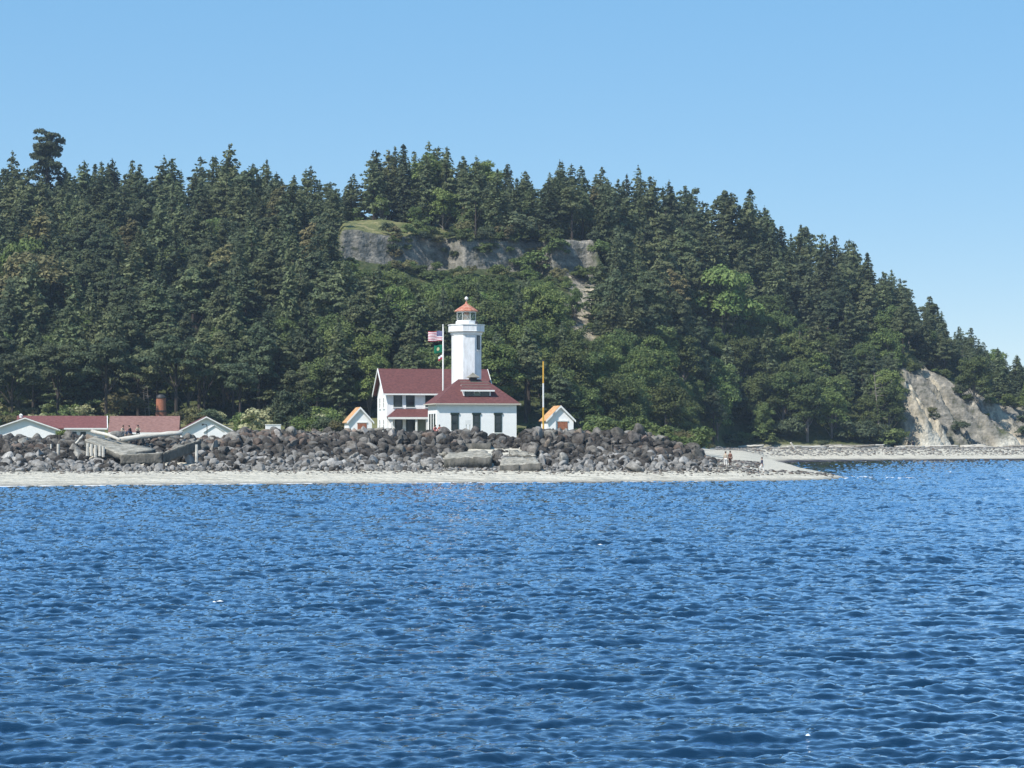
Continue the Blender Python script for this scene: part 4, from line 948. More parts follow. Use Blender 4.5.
    for s in (-1, 1): MB().tube([h + Vector((.03 * s, -.078, .02)), h + Vector((.03 * s, -.088, .02))], [.012, .008], 6).build('eye', M['black'], root)
    return root
cl = dict(navy=cloth('cloth_navy', (.03, .04, .08)), black=cloth('cloth_black', (.02, .02, .025)), tan=cloth('cloth_tan', (.42, .36, .28)), white=cloth('cloth_white', (.65, .63, .6)),
          pink=cloth('cloth_pink', (.50, .20, .18)), redc=cloth('cloth_red', (.35, .05, .04)), grey=cloth('cloth_grey', (.16, .16, .17)), brown=cloth('cloth_brown', (.15, .08, .06)), jean=cloth('cloth_denim', (.07, .10, .17)))
def ground_at(px, Y): x = X_of(px, Y); return (x, Y, hz(x, Y))
person(ground_at(725.6, 275), R(170), 'stand', cl['tan'], cl['white'], 'person in pale clothes standing on the sand beside another at the rock wall tip', scale=.98)
person(ground_at(730.2, 275.6), R(150), 'stand', cl['brown'], cl['brown'], 'person in dark brown clothes standing on the sand beside the pale-clad one')
person(ground_at(762, 272), R(250), 'walk', cl['navy'], cl['white'], 'person in a dark jacket and pale trousers walking along the waterline', phase=0)
def sit(px, py, Y, rz, sh, tr, lab, hat=None): p = at(px, py, Y); return person((p.x, p.y, p.z), R(rz), 'sit', cl[sh], cl[tr], lab, hat=hat)
sit(121.5, 433.4, 271.2, 70, 'tan', 'grey', 'person in tan seated at the left of three on the driftwood log')
sit(131, 433.4, 271.6, -60, 'black', 'jean', 'person in a dark jacket seated in the middle of three on the driftwood log')
sit(138, 433.2, 271.6, 10, 'tan', 'black', 'person in tan jacket and dark cap seated at the right of three on the log', hat=cl['black'])
sit(434.5, 432.6, 284.2, 30, 'pink', 'redc', 'person in pink seated on the rocks left of the lighthouse wall')
sit(440.5, 432.4, 284.2, -30, 'redc', 'pink', 'person in a red top seated just right of the one in pink on the rocks')
person(ground_at(908.5, 548), 0, 'stand', cl['black'], cl['black'], 'tiny person in black, left of two standing on the far beach')
person(ground_at(913, 549), R(40), 'stand', cl['navy'], cl['black'], 'tiny person in dark blue, right of two standing on the far beach')
def gull(p, rz, s_, label):
    vs = []; fs = []
    prof = [(-.30, .01, 0), (-.2, .05, .0), (-.05, .075, .0), (.1, .065, .01), (.2, .045, .04), (.27, .04, .06), (.31, .012, .05), (.35, .004, .04)]
    for x, r_, z in prof:
        for j in range(8): a = j * math.pi / 4; vs.append((x, r_ * math.cos(a), z + r_ * math.sin(a)))
    for i in range(len(prof) - 1):
        for j in range(8): fs.append((i * 8 + j, i * 8 + (j + 1) % 8, (i + 1) * 8 + (j + 1) % 8, (i + 1) * 8 + j))
    for s in (-1, 1):
        k = len(vs); vs += [(.12, .04 * s, .04), (-.1, .04 * s, .04), (.14, .32 * s, .22), (-.06, .32 * s, .2), (.0, .68 * s, .12), (.12, .04 * s, .065), (-.1, .04 * s, .055), (.14, .32 * s, .24), (-.06, .32 * s, .21), (.0, .68 * s, .13)]
        fs += [(k, k + 1, k + 3, k + 2), (k + 2, k + 3, k + 4), (k + 5, k + 7, k + 8, k + 6), (k + 7, k + 9, k + 8), (k, k + 2, k + 7, k + 5), (k + 2, k + 4, k + 9, k + 7), (k + 1, k + 6, k + 8, k + 3), (k + 3, k + 8, k + 9, k + 4)]
    o = MB().add(vs, fs).build('gull', M['trim'], smooth=False); o.location = p; o.rotation_euler = (R(10), 0, rz); o.scale = (s_,) * 3; return tag(o, label, 'bird')
gull(at(951.5, 474, 330), R(30), 1.2, 'white gull with spread wings low over the water near the far beach')
gull(at(1009.5, 481, 270), R(70), .75, 'small white gull low over the water at the right edge')
gull(at(886, 477, 300), R(10), .6, 'tiny white gull skimming the foam off the sand spit')

# ------------------------------------------------------------ trees
def leafmat(name, a, b_, objv=.3, isl=.35):
    m = mat(name, a, .75, .25, col2=b_, scale=.35, island=isl, objvar=objv, trans=.22); return m
L = dict(fir=leafmat('fir_needles', (.070, .092, .044), (.136, .154, .072)), fird=leafmat('dark_fir_needles', (.050, .070, .039), (.092, .112, .056)),
         leaf=leafmat('maple_leaves', (.068, .096, .032), (.122, .154, .052)), light=leafmat('light_leaves', (.085, .13, .035), (.15, .19, .06)),
         olive=leafmat('olive_leaves', (.11, .11, .045), (.19, .17, .08)), bronze=leafmat('bronze_leaves', (.10, .095, .045), (.165, .145, .07)),
         dead=mat('dead_twigs', (.17, .15, .13), .9, .1, col2=(.26, .23, .20), scale=2), flower=leafmat('pale_blossom', (.22, .23, .11), (.42, .42, .24)))
def sprays(cen, dirs, size, r, up=.75, asp=1.7):
    """irregular quads: centres (n,3), preferred long directions, sizes"""
    n_ = len(cen); cen = np.asarray(cen); size = np.asarray(size)[:, None]
    nrm = r.randn(n_, 3) * (1 - up) * 1.3 + np.array([0, 0, up]); nrm += dirs * .35; nrm /= np.linalg.norm(nrm, axis=1)[:, None]
    a = dirs + r.randn(n_, 3) * .45; a -= (a * nrm).sum(1)[:, None] * nrm; a /= np.linalg.norm(a, axis=1)[:, None] + 1e-6; b_ = np.cross(nrm, a)
    h1 = size * asp * r.uniform(.6, 1.2, (n_, 1)) * .5; h2 = size * r.uniform(.5, 1.1, (n_, 1)) * .5
    dz = np.array([0, 0, 1.]) * size
    return np.stack([cen - a * h1 + b_ * h2 * .3, cen - b_ * h2 - dz * .1, cen + a * h1 - dz * r.uniform(0, .35, (n_, 1)), cen + b_ * h2 * 1.0 - dz * .1], 1)
def fir_parts(seed, H=20., Rm=3.4, start=.1, full=1.0, step=.42, irr=.35, top=.0, big=1.0):
    r = np.random.RandomState(seed); C_, D_, S_ = [], [], []; tw = []
    z = start * H; ph = r.uniform(0, 6.28, 4); lean = r.randn(2) * .012
    while z < H * .985:
        t = (z - start * H) / (H * (1 - start)); env = Rm * ((1 - t) ** .85 * (1 - top) + top * math.sqrt(max(0, 1 - t ** 3))) * (1 - .35 * math.exp(-t * 9)) + .18
        nb = int(4 + 3 * min(1, env / 2)); a0 = r.uniform(0, 6.28)
        for k in range(nb):
            if r.rand() > full * (.93 - .2 * (t < .15)): continue
            a = a0 + 6.283 * k / nb + r.uniform(-.35, .35)
            irrf = 1 + irr * (.6 * math.sin(a * 2 + ph[0] + z * .45) + .5 * math.sin(a * 3 + ph[1] - z * .9)) * r.uniform(.6, 1.3)
            Lb = env * max(.25, irrf) * r.uniform(.75, 1.1); slope = .25 - .75 * (1 - t) * r.uniform(.5, 1.1)
            d = np.array([math.cos(a), math.sin(a), 0]); m_ = max(2, int(Lb / (.42 * big)))
            tw.append(((0, 0, z), Lb * .8, a, slope))
            for j in range(m_):
                s_ = (j + r.uniform(.3, 1.0)) / m_; 
                if s_ < .22 and Lb > 1.5: continue
                p = d * Lb * s_; zz = z + slope * Lb * s_ * (1 - .4 * s_)
                wd = .42 * Lb * .45 * (1 - abs(s_ - .6)) + .12
                for q in range(4 if Lb > 2.2 else (3 if Lb > 1.2 else 2)):
                    C_.append(p + np.array([-d[1], d[0], 0]) * r.uniform(-wd, wd) + np.array([lean[0] * z, lean[1] * z, zz + r.uniform(-.15, .15)]))
                    D_.append(d + np.array([0, 0, slope * .6])); S_.append(r.uniform(.38, .8) * big * (.55 + .45 * min(1, Lb / 1.6)))
        z += step * r.uniform(.8, 1.5) * (1.35 - .6 * t)
    for j in range(5): C_.append(np.array([lean[0] * H, lean[1] * H, H * (.955 + .012 * j)])); D_.append(np.array([0, 0, 1.])); S_.append(.35)
    return sprays(C_, np.array(D_), S_, r, .62), lean, tw
def tree_meshes(tag_, Q, H, trunk_r, lm, bark, lean=(0, 0), limbs=()):
    crown = quads_mesh('crown', Q, lm)
    b = MB(); b.tube([(0, 0, -1.5), (lean[0] * H * .3, lean[1] * H * .3, H * .3), (lean[0] * H * .65, lean[1] * H * .65, H * .65), (lean[0] * H, lean[1] * H, H * .97)], [trunk_r * 1.25, trunk_r * .9, trunk_r * .55, .03], 7)
    for p0, p1, r0, r1 in limbs: b.tube([p0, tuple((Vector(p0) + Vector(p1)) / 2 + Vector((0, 0, .2))), p1], [r0, (r0 + r1) / 2, r1], 5)
    me = bpy.data.meshes.new('trunk'); me.from_pydata(b.v, [], b.f); me.materials.append(bark); me.update(); return crown, me
def broad_parts(seed, H=14., Rm=4.5, start=.15, ncl=46, leaves=95, leaf=.42, clr=1.25, flat=1.0, fill=.25, topflat=0, asp=1.3):
    r = np.random.RandomState(seed); C_, D_, S_ = [], [], []; limbs = []
    hz_ = H * (1 - start); cz = H * start + hz_ / 2
    for c_ in range(ncl):
        v = r.randn(3); v /= np.linalg.norm(v); 
        if v[2] < -.55: v[2] *= -1
        rr = r.uniform(.55, .98) if r.rand() > fill else r.uniform(.1, .6)
        prof = 1.0
        c0 = np.array([v[0] * Rm * rr * prof, v[1] * Rm * rr * prof, cz + v[2] * hz_ * .5 * rr]); cr = clr * r.uniform(.65, 1.3)
        c0[2] = min(c0[2], H - cr * .5)
        if c_ % 3 == 0: limbs.append(((0, 0, max(H * start * .8, c0[2] - abs(c0[0]) - abs(c0[1]) - 1)), tuple(c0), .09, .03))
        m_ = int(leaves * (cr / clr) ** 2); w_ = r.randn(m_, 3); w_ /= np.linalg.norm(w_, axis=1)[:, None]; w_[:, 2] = np.where(w_[:, 2] < -.3, -w_[:, 2] * .6, w_[:, 2])
        rad = cr * r.uniform(.7, 1.08, (m_, 1)); pos = c0 + w_ * rad * np.array([1.05, 1.05, .95 * flat])
        C_.append(pos); out = w_ * np.array([1, 1, .6]); D_.append(out); S_.append(r.uniform(.6, 1.25, m_) * leaf)
    C_ = np.concatenate(C_); D_ = np.concatenate(D_); S_ = np.concatenate(S_); n_ = len(C_)
    # leaf faces look outward/upward from their clump
    nrm = D_ + r.randn(n_, 3) * .45 + np.array([0, 0, .45]); nrm /= np.linalg.norm(nrm, axis=1)[:, None]
    a = r.randn(n_, 3); a -= (a * nrm).sum(1)[:, None] * nrm; a /= np.linalg.norm(a, axis=1)[:, None]; b_ = np.cross(nrm, a)
    s_ = S_[:, None] * .5; Q = np.stack([C_ - a * s_ * asp, C_ - b_ * s_ * r.uniform(.5, 1, (n_, 1)), C_ + a * s_ * asp, C_ + b_ * s_ * r.uniform(.5, 1, (n_, 1))], 1)
    return Q, limbs
FQ = []; FM = {}
specs = [(1, 20, 4.4, .08, 1, .4, 0), (2, 20, 3.9, .12, .9, .5, 0), (3, 20, 5.0, .1, .95, .5, .06), (4, 20, 3.6, .06, .95, .4, 0), (5, 20, 4.8, .18, .8, .65, .03), (6, 20, 5.4, .12, .95, .55, .18), (7, 20, 5.0, .25, .75, .7, .15), (8, 20, 4.4, .1, .85, .6, 0)]
for sd_, H, Rm, st0, full, irr, top_ in specs:
    Q, lean, tw = fir_parts(sd_ * 11, H, Rm, st0, full, .42, irr, top_); FQ.append(Q)
    cr, tr = tree_meshes('fir', Q, H, .32, L['fir'], M['bark'], lean)
    FM[sd_ - 1] = (cr, tr)
cr_d = [quads_mesh('crown', q, L['fird']) for q in FQ[:4]]
cr_o = [quads_mesh('crown', q, L['olive']) for q in (FQ[4], FQ[6])]
LOWQ = []
for sd_, H, Rm, st0, full, irr, top_ in specs[:6]:
    Q, lean, tw = fir_parts(sd_ * 11 + 3, H, Rm, st0, full, .62, irr, top_, big=1.15); LOWQ.append(Q)
BQ = [broad_parts(200 + i, 14, Rm_, .0, int(nc_ * 1.15), 130, .42, cl_) for i, (Rm_, nc_, cl_) in enumerate(((4.2, 60, 1.3), (5., 75, 1.25), (4.0, 50, 1.4), (4.6, 66, 1.15), (3.6, 44, 1.3), (5.2, 80, 1.3)))]
BM = {}
for i, (Q, lb) in enumerate(BQ):
    _, tr = tree_meshes('b', Q[:4], 12, .28, L['leaf'], M['barkp'], (0, 0), lb)
    BM[i] = {k_: quads_mesh('crown', Q, L[k_]) for k_ in ('leaf', 'light', 'bronze', 'fird')}; BM[i]['trunk'] = tr
OF = []
for i in range(6):
    Q, lb = broad_parts(600 + i, 17, (3.7, 4.2, 3.4, 4.6, 3.9, 3.5)[i], (.12, .2, .1, .22, .16, .3)[i], (64, 76, 54, 84, 66, 52)[i], 95, .40, (1.1, 1.2, 1.0, 1.15, 1.25, 1.05)[i], flat=.62, fill=.3)
    # taper towards the top
    c_ = Q.mean(1); f_ = np.clip(1.25 - .75 * c_[:, 2] / 17, .35, 1.2)[:, None, None]; Q = Q - c_[:, None, :] + c_[:, None, :] * np.concatenate([f_, f_, np.ones_like(f_)], 2)
    _, tr = tree_meshes('o', Q[:3], 16, .3, L['fir'], M['bark'], (0, 0), lb[:6]); OF.append(({k_: quads_mesh('crown', Q, L[k_]) for k_ in ('fir', 'fird', 'olive')}, tr, Q))
SQ = [broad_parts(400 + i, 3.0, 1.9, .0, 18, 70, .30, .62, fill=.15)[0] for i in range(5)]
SM = {k_: [quads_mesh('foliage', q, L[k_]) for q in SQ] for k_ in ('leaf', 'light', 'olive', 'fird', 'flower')}

def put_tree(name, X, Y, s, crown, trunk, label, cat='tree', group=None, sz=1.0, rz=None, z=None):
    root = empty(name, (X, Y, hz(X, Y) if z is None else z), rng.uniform(0, 6.28) if rz is None else rz, label, cat, group)
    root.scale = (s * sz, s * sz, s)
    c_ = bpy.data.objects.new('crown', crown); link(c_, root)
    if trunk: link(bpy.data.objects.new('trunk', trunk), root)
    return root

# sites
Ssky = T((-300, 165), (0, 166), (30, 172), (60, 172), (100, 160), (150, 158), (200, 162), (250, 158), (290, 166), (320, 182), (345, 182), (365, 152), (385, 145), (415, 147), (440, 143), (460, 150), (480, 166), (520, 172),
         (560, 166), (600, 172), (640, 176), (700, 188), (740, 200), (770, 212), (800, 226), (840, 242), (865, 252), (885, 268), (905, 284), (930, 302), (955, 326), (975, 342), (1000, 352), (1024, 366), (1100, 385), (1300, 400))
Scap = T((320, 100), (335, 250), (350, 262), (390, 268), (440, 280), (470, 274), (520, 276), (548, 278), (565, 300), (571, 335), (590, 335), (598, 300), (606, 100))
r = np.random.RandomState(2024); sites = []
cell = {}
def free(X, Y, d):
    cx, cy = int(X // 6), int(Y // 6)
    for i in (-1, 0, 1):
        for j in (-1, 0, 1):
            for (a, b_, d2) in cell.get((cx + i, cy + j), ()):
                if (a - X) ** 2 + (b_ - Y) ** 2 < (min(d, d2)) ** 2: return False
    cell.setdefault((cx, cy), []).append((X, Y, d)); return True
for it in range(26000):
    u = r.uniform(-130, 1160); Y = r.uniform(415, 640); f0 = float(Yf(u)); X = X_of(u, Y)
    if Y < f0 + (3 if u > 700 else -4) + r.uniform(-3, 6) or Y > float(Yr(u)) + (18 if u < 900 else 40): continue
    BR = float(bare(np.array([X]), np.array([Y]))[0])
    if BR > .25: continue
    if u > 893 and Y < f0 + 25 and r.rand() > .04: continue
    yd_ = float(ydisp(np.array([X]), np.array([Y]))[0])
    shelf_ = 335 < u < 600 and yd_ > 521.5
    if shelf_ and u < 470 and Y < 557: continue
    if shelf_ and 470 <= u < 600 and yd_ < 531: continue
    deep = Y > float(Yr(u)) - 2
    pb = 0.02 + .75 * np.clip((u - 500) / 60, 0, 1) * np.clip((Y < f0 + 42), 0, 1) * (1 - .8 * sst(850, 900, u)) + .55 * (350 < u < 560 and Y > 440 and Y < 522) + .3 * (Y < 450 and u < 500) + .12 * (Y < 500)
    pb = float(pb)
    nzz = float(fbm(np.array([X / 16]), np.array([Y / 16]), 91)[0])
    kind = 'broad' if r.rand() < pb + nzz * .5 * (pb > .1) else 'fir'
    dmin = 4.9 if kind == 'fir' else 5.4
    if 870 < u: dmin *= .85
    if not free(X, Y, dmin * r.uniform(.85, 1.2)): continue
    z = hz(X, Y)
    H = r.uniform(13, 21) if kind == 'fir' else r.uniform(8, 14)
    if kind == 'fir' and Y < f0 + 30 and u > 560: H *= .85
    if kind == 'fir' and u > 880: H *= .82
    # keep the tops under the photographed skyline and clear of the earth face
    ytop = Ssky(u) + r.uniform(-6, 15) - (r.rand() < .12) * r.uniform(4, 14); Hmax = CH + (HZ - ytop) / F * Y - z
    if deep: H = Hmax if 5 < Hmax < 26 else H
    H = min(H, Hmax)
    if 322 < u < 606 and yd_ < 526:
        cap = Scap(u) + r.uniform(0, 9); Hc = CH + (HZ - cap) / F * Y - z; H = min(H, Hc)
    if H < 2.2: continue
    if H < 6.5: kind = 'broad' if r.rand() < .8 else kind
    tl = 'leaf'
    if kind == 'broad':
        q = r.rand(); tl = 'light' if q < .22 or (350 < u < 540 and Y > 450 and q < .7) else 'leaf'
    else:
        if r.rand() < .025 and Y > 450: tl = 'olive'
        elif r.rand() < .3: tl = 'fird'
        else: tl = 'fir'
    rnd = kind == 'fir' and r.rand() < (.12 if deep else .55)
    if rnd and not deep: H *= r.uniform(.72, 1.0)
    sites.append(dict(rnd=rnd, u=u, X=X, Y=Y, z=z, H=H, kind=kind, tl=tl, v=r.randint(8)))
# what shows: paint far to near on a coarse picture grid
G = np.full((192, 256), -1, int); sites.sort(key=lambda s_: -s_['Y'])
for i, s_ in enumerate(sites):
    px, Y = s_['u'], s_['Y']; yb_ = HZ - (s_['z'] - CH) / Y * F; hp = s_['H'] / Y * F; wp = (.17 if s_['kind'] == 'fir' else .33) * hp
    for gy in range(int((yb_ - hp) / 4), int(yb_ / 4) + 1):
        if not 0 <= gy < 192: continue
        t = np.clip((gy * 4 + 2 - (yb_ - hp)) / hp, 0, 1); wd = wp * (t ** .8 if s_['kind'] == 'fir' else math.sqrt(max(0, 1 - (2 * t - 1) ** 2)) + .2)
        a, b_ = max(0, int((px - wd) / 4)), min(256, int((px + wd) / 4) + 1)
        if b_ > a: G[gy, a:b_] = i
cnt = np.bincount(G[G >= 0], minlength=len(sites))
for i, s_ in enumerate(sites): s_['vis'] = cnt[i]
pick = {k_: sorted([s_ for s_ in sites if s_['kind'] == k_ and s_['vis'] > 0], key=lambda s_: -s_['vis'])[:295] for k_ in ('fir', 'broad')}
chosen = set(id(s_) for k_ in pick for s_ in pick[k_])
def zone(s_):
    u, Y = s_['u'], s_['Y']; f0, r0 = float(Yf(u)), float(Yr(u)); t = (Y - f0) / (r0 - f0)
    hpos = 'on the skyline' if t > .93 else ('high up' if t > .68 else ('mid-slope' if t > .42 else ('low down' if t > .18 else 'at the slope foot')))
    col = ['at the far left edge', 'above the left gable', 'above the rusty tank', 'above the garage', 'left of the cliff', 'above the left shed', 'above the house', 'behind the lighthouse', 'above the right shed', 'right of the cliff', 'above the rock wall', 'above the wall end', 'above the leaning trunk', 'above the spit tip', 'left of the bluff', 'at the right bluff', 'at the right edge'][
        int(np.searchsorted([30, 110, 180, 260, 330, 375, 430, 500, 560, 620, 670, 730, 790, 845, 900, 975], u))]
    return hpos, col
pend = []
for s_ in sites:
    if id(s_) not in chosen: continue
    hp, cl_ = zone(s_)
    if s_['kind'] == 'fir':
        v = s_['v']
        if s_['rnd']: c_ = OF[v % 6][0][s_['tl']]; tr = OF[v % 6][1]; ad = dict(fir='rounded', fird='rounded dark', olive='rounded brownish')[s_['tl']]
        elif s_['tl'] == 'fird': c_ = cr_d[v % 4]; tr = FM[v % 4][1]; ad = 'dark'
        elif s_['tl'] == 'olive': c_ = cr_o[v % 2]; tr = FM[(4, 6)[v % 2]][1]; ad = 'thin brownish'
        else: c_ = FM[v][0]; tr = FM[v][1]; ad = 'slender' if v in (1, 3, 7) else ('broad' if v in (2, 5) else ('sparse' if v in (4, 6) else 'conical'))
        sc_ = s_['H'] / (17 if s_['rnd'] else 20); o_ = put_tree('fir_tree', s_['X'], s_['Y'], sc_, c_, tr, None, 'fir tree', 'fir trees of the hillside forest', sz=(r.uniform(.95, 1.25) * (1 + .25 * (sc_ < .7))))
    else:
        v = s_['v'] % 6; sc_ = s_['H'] / 14; ad = 'light green' if s_['tl'] == 'light' else 'mid green'
        o_ = put_tree('broadleaf_tree', s_['X'], s_['Y'], sc_, BM[v][s_['tl']], BM[v]['trunk'], None, 'tree', 'leafy trees of the hillside forest', sz=r.uniform(.95, 1.2) * (1.3 if sc_ < .5 else 1))
    pend.append((s_['u'], ad, f'{hp}, {cl_}', 'fir' if s_['kind'] == 'fir' else 'leafy tree', o_))
label_pending(pend)
# the rest of the wood is one mass
rest = [s_ for s_ in sites if id(s_) not in chosen]
A = {0: [], 1: []}
for s_ in rest:
    a = r.uniform(0, 6.28); ca, sa = math.cos(a), math.sin(a); Rz = np.array([[ca, sa, 0], [-sa, ca, 0], [0, 0, 1]])
    if s_['rnd']: q = OF[s_['v'] % 6][2][::2] * (s_['H'] / 17 * np.array([1.2, 1.2, 1])); k = 0
    elif s_['kind'] == 'fir': q = LOWQ[s_['v'] % 6] * (s_['H'] / 20 * np.array([1.15, 1.15, 1])); k = 0
    else: q = BQ[s_['v'] % 6][0][::2] * (s_['H'] / 14 * np.array([1.1, 1.1, 1])); k = 1
    A[k].append(q @ Rz + np.array([s_['X'], s_['Y'], s_['z']]))
Qa = np.concatenate(A[0] + A[1]) if A[1] else np.concatenate(A[0]); n0 = sum(len(q) for q in A[0])
me = quads_mesh('forest', Qa, None, mats=[L['fird'], L['leaf']], midx=np.r_[np.zeros(n0, int), np.ones(len(Qa) - n0, int)])
tag(link(bpy.data.objects.new('forest', me)), 'dense wood filling the hillside between the trees one can pick out', 'forest', kind='stuff')
print('SITES', len(sites), 'rest', len(rest), 'fir', len(pick['fir']), 'broad', len(pick['broad']), 'quads', len(Qa))

# ------------------------------------------------------------ trees and shrubs one can pick out
def special(name, px, pyb, pyt, Y, Q, Hq, lm, bark, label, cat='tree', group=None, tr=.3, limbs=(), wide=1.0):
    X = X_of(px, Y); z = hz(X, Y); H = Z_of(pyt, Y) - z; sc_ = H / Hq
    crown = quads_mesh('crown', Q, lm); _, trunk = tree_meshes('t', Q[:3], Hq * .9, tr, lm, bark, (0, 0), limbs)
    return put_tree(name, X, Y, sc_, crown, trunk, label, cat, group, sz=wide)
Q, lb = broad_parts(901, 22, 3.7, .36, 80, 120, .42, 1.05, flat=.7, fill=.4)
special('old_fir_tree', 47, 0, 129, 568, Q, 22, L['fird'], M['bark'], 'tall old fir with a rounded flat-layered crown rising above the skyline', 'fir tree', tr=.4, limbs=lb, wide=1.05)
for i, (px, Y, yt, k_, wd, lab) in enumerate([
    (443, 556, 190, 'light', 1.15, 'big rounded light green tree on the grassy shelf above the cliff'),
    (415, 553, 206, 'light', .9, 'small light green bushy tree left of the big round one above the cliff'),
    (380, 556, 196, 'light', .8, 'narrow light green tree among firs above the cliff top grass'),
    (469, 553, 203, 'bronze', .8, 'small bronze leaved tree right of the light green tree above the cliff'),
    (492, 551, 208, 'leaf', 1.0, 'low rounded mid green tree right of the bronze tree above the cliff'),
    (528, 549, 202, 'leaf', 1.25, 'wide rounded mid green tree above the right half of the cliff'),
    (556, 547, 214, 'light', 1.0, 'pale green tree standing above the cliff right end'),
    (35, 470, 252, 'bronze', 1.2, 'yellowish bronze leafy tree among dark firs at the far left'),
    (22, 480, 236, 'light', .7, 'narrow yellow green tree behind the bronze tree at the far left'),
    (722, 560, 268, 'light', .9, 'yellow green tree among dark firs high above the far beach'),
    (575, 500, 288, 'light', .5, 'pale green sapling on the earth scar right of the lighthouse')]):
    Q, lb = broad_parts(700 + i, 10, 4.2, .05, 56, 110, .38, 1.05)
    special('round_tree', px, 0, yt, Y, Q, 10, L[k_], M['barkp'], lab, 'tree', None, .22, lb, wd * (1.0 if Z_of(yt, Y) > 0 else 1))
# shore pines with bare trunks behind the low buildings
pend = []
for i, (px, Y, yt, st0, Rm_) in enumerate([(12, 402, 352, .3, 4.6), (58, 410, 345, .35, 4.4), (106, 396, 338, .42, 4.8), (138, 412, 350, .4, 4.0), (176, 404, 334, .45, 4.6), (204, 412, 346, .4, 3.8), (240, 400, 360, .35, 3.8), (300, 412, 366, .3, 3.6), (345, 418, 350, .3, 3.6)]):
    Q, lb = broad_parts(800 + i, 12, Rm_, st0, 44, 130, .38, 1.0, flat=.6)
    o_ = special('shore_pine', px, 0, yt, Y, Q, 12, L['fir' if i % 2 else 'fird'], M['bark'], None, 'pine tree', 'shore pines behind the low buildings', .24, lb)
    pend.append((px, 'flat-crowned', 'behind the low buildings at the slope foot', 'shore pine', o_))
label_pending(pend)
# the dark conical shrub and its neighbours
Q, _ = broad_parts(950, 4.4, 2.6, .0, 40, 110, .28, .7)
special('dark_shrub', 287, 0, 393, 352, Q, 4.4, L['fird'], M['bark'], 'large dark green conical shrub between the garage and the left shed', 'shrub', wide=.85)
hand = [(258, 350, 409, 'flower', 'pale flowering shrub left of the big dark shrub'), (247, 356, 413, 'light', 'light green shrub left of the pale flowering one'), (306, 345, 415, 'light', 'yellow green shrub just right of the big dark shrub'),
        (322, 338, 418, 'fird', 'dark low shrub right of the yellow green one'), (334, 340, 417, 'leaf', 'mid green low shrub left of the left shed'), (341, 334, 421, 'olive', 'olive shrub against the left shed wall'),
        (314, 352, 413, 'flower', 'pale shrub behind the dark low shrub by the left shed'), (64, 276, 429, 'light', 'small bright green bush growing in the rocks before the low building wing'),
        (523, 305, 428, 'leaf', 'green shrub against the right end of the lighthouse wall'), (531, 312, 424, 'fird', 'dark green shrub between the lighthouse and the right shed')]
def shrub(px, Y, yt, k_, label, grp=None, v=0, wd=1.0):
    X = X_of(px, Y); z = hz(X, Y); sc_ = (Z_of(yt, Y) - z) / 3.0
    if sc_ < .12: sc_ = .25
    o = bpy.data.objects.new('shrub', SM[k_][v % 5]); link(o); o.location = (X, Y, z - .1); o.rotation_euler = (0, 0, rng.uniform(0, 6.28)); o.scale = (sc_ * wd, sc_ * wd, sc_); tag(o, label, 'shrub', grp); return o
for i, (px, Y, yt, k_, lab) in enumerate(hand): shrub(px, Y, yt, k_, lab, None, i, 1.0)
r = np.random.RandomState(77); pend = []; tn = dict(leaf='green', light='yellow-green', olive='olive', fird='dark', flower='pale')
def belt(n_, u0, u1, Y0, Y1, h0, h1, kinds, place, avoid=()):
    c = 0; tr_ = 0
    while c < n_ and tr_ < n_ * 20:
        tr_ += 1; u = r.uniform(u0, u1); Y = r.uniform(Y0, Y1) if not callable(Y0) else float(Y0(u)) + r.uniform(0, Y1)
        if any(a < u < b_ for a, b_ in avoid): continue
        k_ = kinds[r.randint(len(kinds))]; X = X_of(u, Y); h_ = r.uniform(h0, h1); z = hz(X, Y); yt = HZ - (z + h_ - CH) / Y * F
        o = shrub(u, Y, yt, k_, None, 'shrubs of the shore and slope', r.randint(5), r.uniform(.9, 1.5)); pend.append((u, tn[k_], place, 'shrub', o)); c += 1
K0 = ['leaf', 'fird', 'leaf', 'olive', 'light']
belt(13, -20, 240, 402, 440, 2.4, 5.0, K0, 'under the shore pines')
K1 = ['leaf', 'olive', 'light', 'leaf', 'fird', 'flower', 'olive']
belt(28, -20, 372, 372, 396, 1.6, 3.3, ['olive', 'light', 'leaf', 'flower', 'olive', 'light'], 'along the dry grass strip')
belt(14, -20, 250, 372, 425, 1.2, 3.2, K1, 'behind the low buildings')
belt(13, 228, 372, 380, 424, .7, 1.7, K1, 'on grass left of the house')
belt(16, 575, 650, 330, 440, 1.2, 4.0, ['fird', 'leaf', 'leaf', 'olive', 'light'], 'behind rocks right of the sheds')
belt(14, 642, 708, 330, 470, 1.0, 4.2, ['leaf', 'light', 'olive', 'leaf'], 'at the rock wall low end')
belt(22, 720, 900, Yf, 6, 1.5, 5.0, ['fird', 'leaf', 'leaf', 'fird'], 'along the back of the far beach')
CE = lambda o_: (lambda u: 526.5 + o_ + float(SAW((u - 512) / F * 526)))
belt(46, 386, 600, CE(-.6), 4, 1.4, 3.6, ['leaf', 'fird', 'olive', 'leaf'], 'along the cliff edge', avoid=((560, 590),))
belt(22, 392, 545, CE(-2.6), 1.8, 1.0, 2.6, ['fird', 'leaf', 'olive'], 'growing on the cliff face')
belt(42, 345, 568, CE(-15), 11, 1.2, 3.0, ['light', 'leaf', 'leaf', 'olive'], 'at the foot of the cliff')
belt(18, 480, 600, 531, 556, 2.5, 6, ['light', 'leaf', 'leaf', 'fird'], 'on the shelf above the cliff')
belt(14, 340, 480, 556, 566, 1.5, 4.5, ['leaf', 'light', 'fird'], 'under the firs above the grass')
belt(8, 560, 600, 485, 524, .8, 2.4, ['olive', 'light', 'leaf'], 'on the pale earth scar')
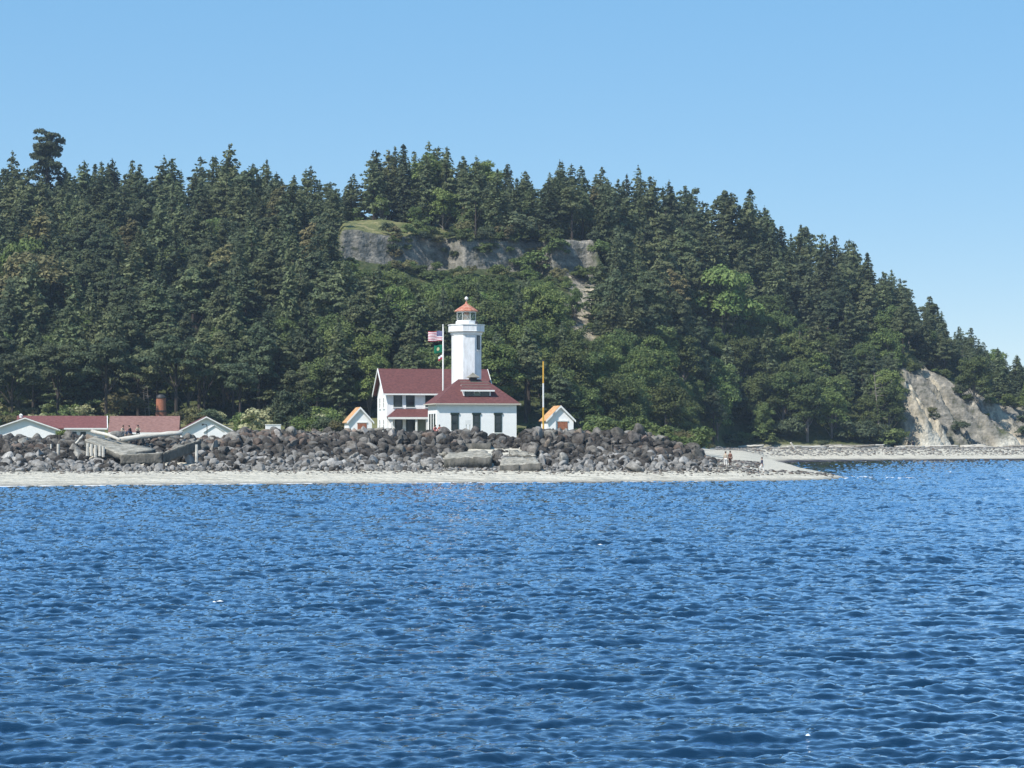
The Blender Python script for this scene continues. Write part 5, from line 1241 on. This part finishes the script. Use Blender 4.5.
belt(24, 905, 1040, lambda u: Yf(u) + 4, 24, .8, 3.2, ['fird', 'olive', 'leaf', 'light'], 'on the right-hand bluff')
label_pending(pend)
# bare dead trees
def snag(seed, H=14):
    r = np.random.RandomState(seed); b = MB(); b.tube([(0, 0, -1), (.1, 0, H * .5), (.25, .1, H)], [.26, .16, .04], 6)
    for i in range(26):
        z = H * r.uniform(.25, .96); a = r.uniform(0, 6.28); L_ = (H - z) * .22 + r.uniform(.4, 1.4); b.tube([(.1, 0, z), (math.cos(a) * L_ * .6, math.sin(a) * L_ * .6, z + r.uniform(-.1, .3)), (math.cos(a) * L_, math.sin(a) * L_, z + r.uniform(-.4, .5))], [.06, .04, .015], 4)
    return b
sn = [snag(i) for i in range(3)]; pend = []
for i, (px, Y, yt) in enumerate([(150, 405, 385), (146, 408, 389), (411, 440, 345), (245, 470, 300), (118, 520, 232), (908, 592, 316), (934, 596, 340), (800, 560, 330), (960, 590, 350), (880, 548, 372), (889, 552, 380)]):
    X = X_of(px, Y); z = hz(X, Y); o = sn[i % 3].build('dead_tree', L['dead']); o.location = (X, Y, z); k_ = (Z_of(yt, Y) - z) / 14; o.scale = (k_ * .9, k_ * .9, k_); o.rotation_euler = (R(r.uniform(-5, 5)), R(r.uniform(-5, 5)), i)
    tag(o, None, 'dead tree', 'dead grey trees'); 
    zn = zone(dict(u=px, Y=Y)) if Y > 425 else ('at the slope foot', 'behind the long low building'); pend.append((px, 'bare grey', f'{zn[0]}, {zn[1]}', 'dead tree', o))
label_pending(pend)

# ------------------------------------------------------------ air
hm = bpy.data.materials.new('haze_air'); hm.use_nodes = True; hn = hm.node_tree.nodes; hn.remove(hn['Principled BSDF'])
pv = hn.new('ShaderNodeVolumePrincipled'); pv.inputs['Color'].default_value = (.6, .77, 1, 1); pv.inputs['Density'].default_value = .00010
hm.node_tree.links.new(pv.outputs[0], hn['Material Output'].inputs['Volume'])
hzo = MB().box(-330, 330, -12, 760, -4, 110).build('haze', hm); tag(hzo, 'thin blue air over the water and the wooded hill', 'haze', kind='stuff')
S.cycles.volume_bounces = 0
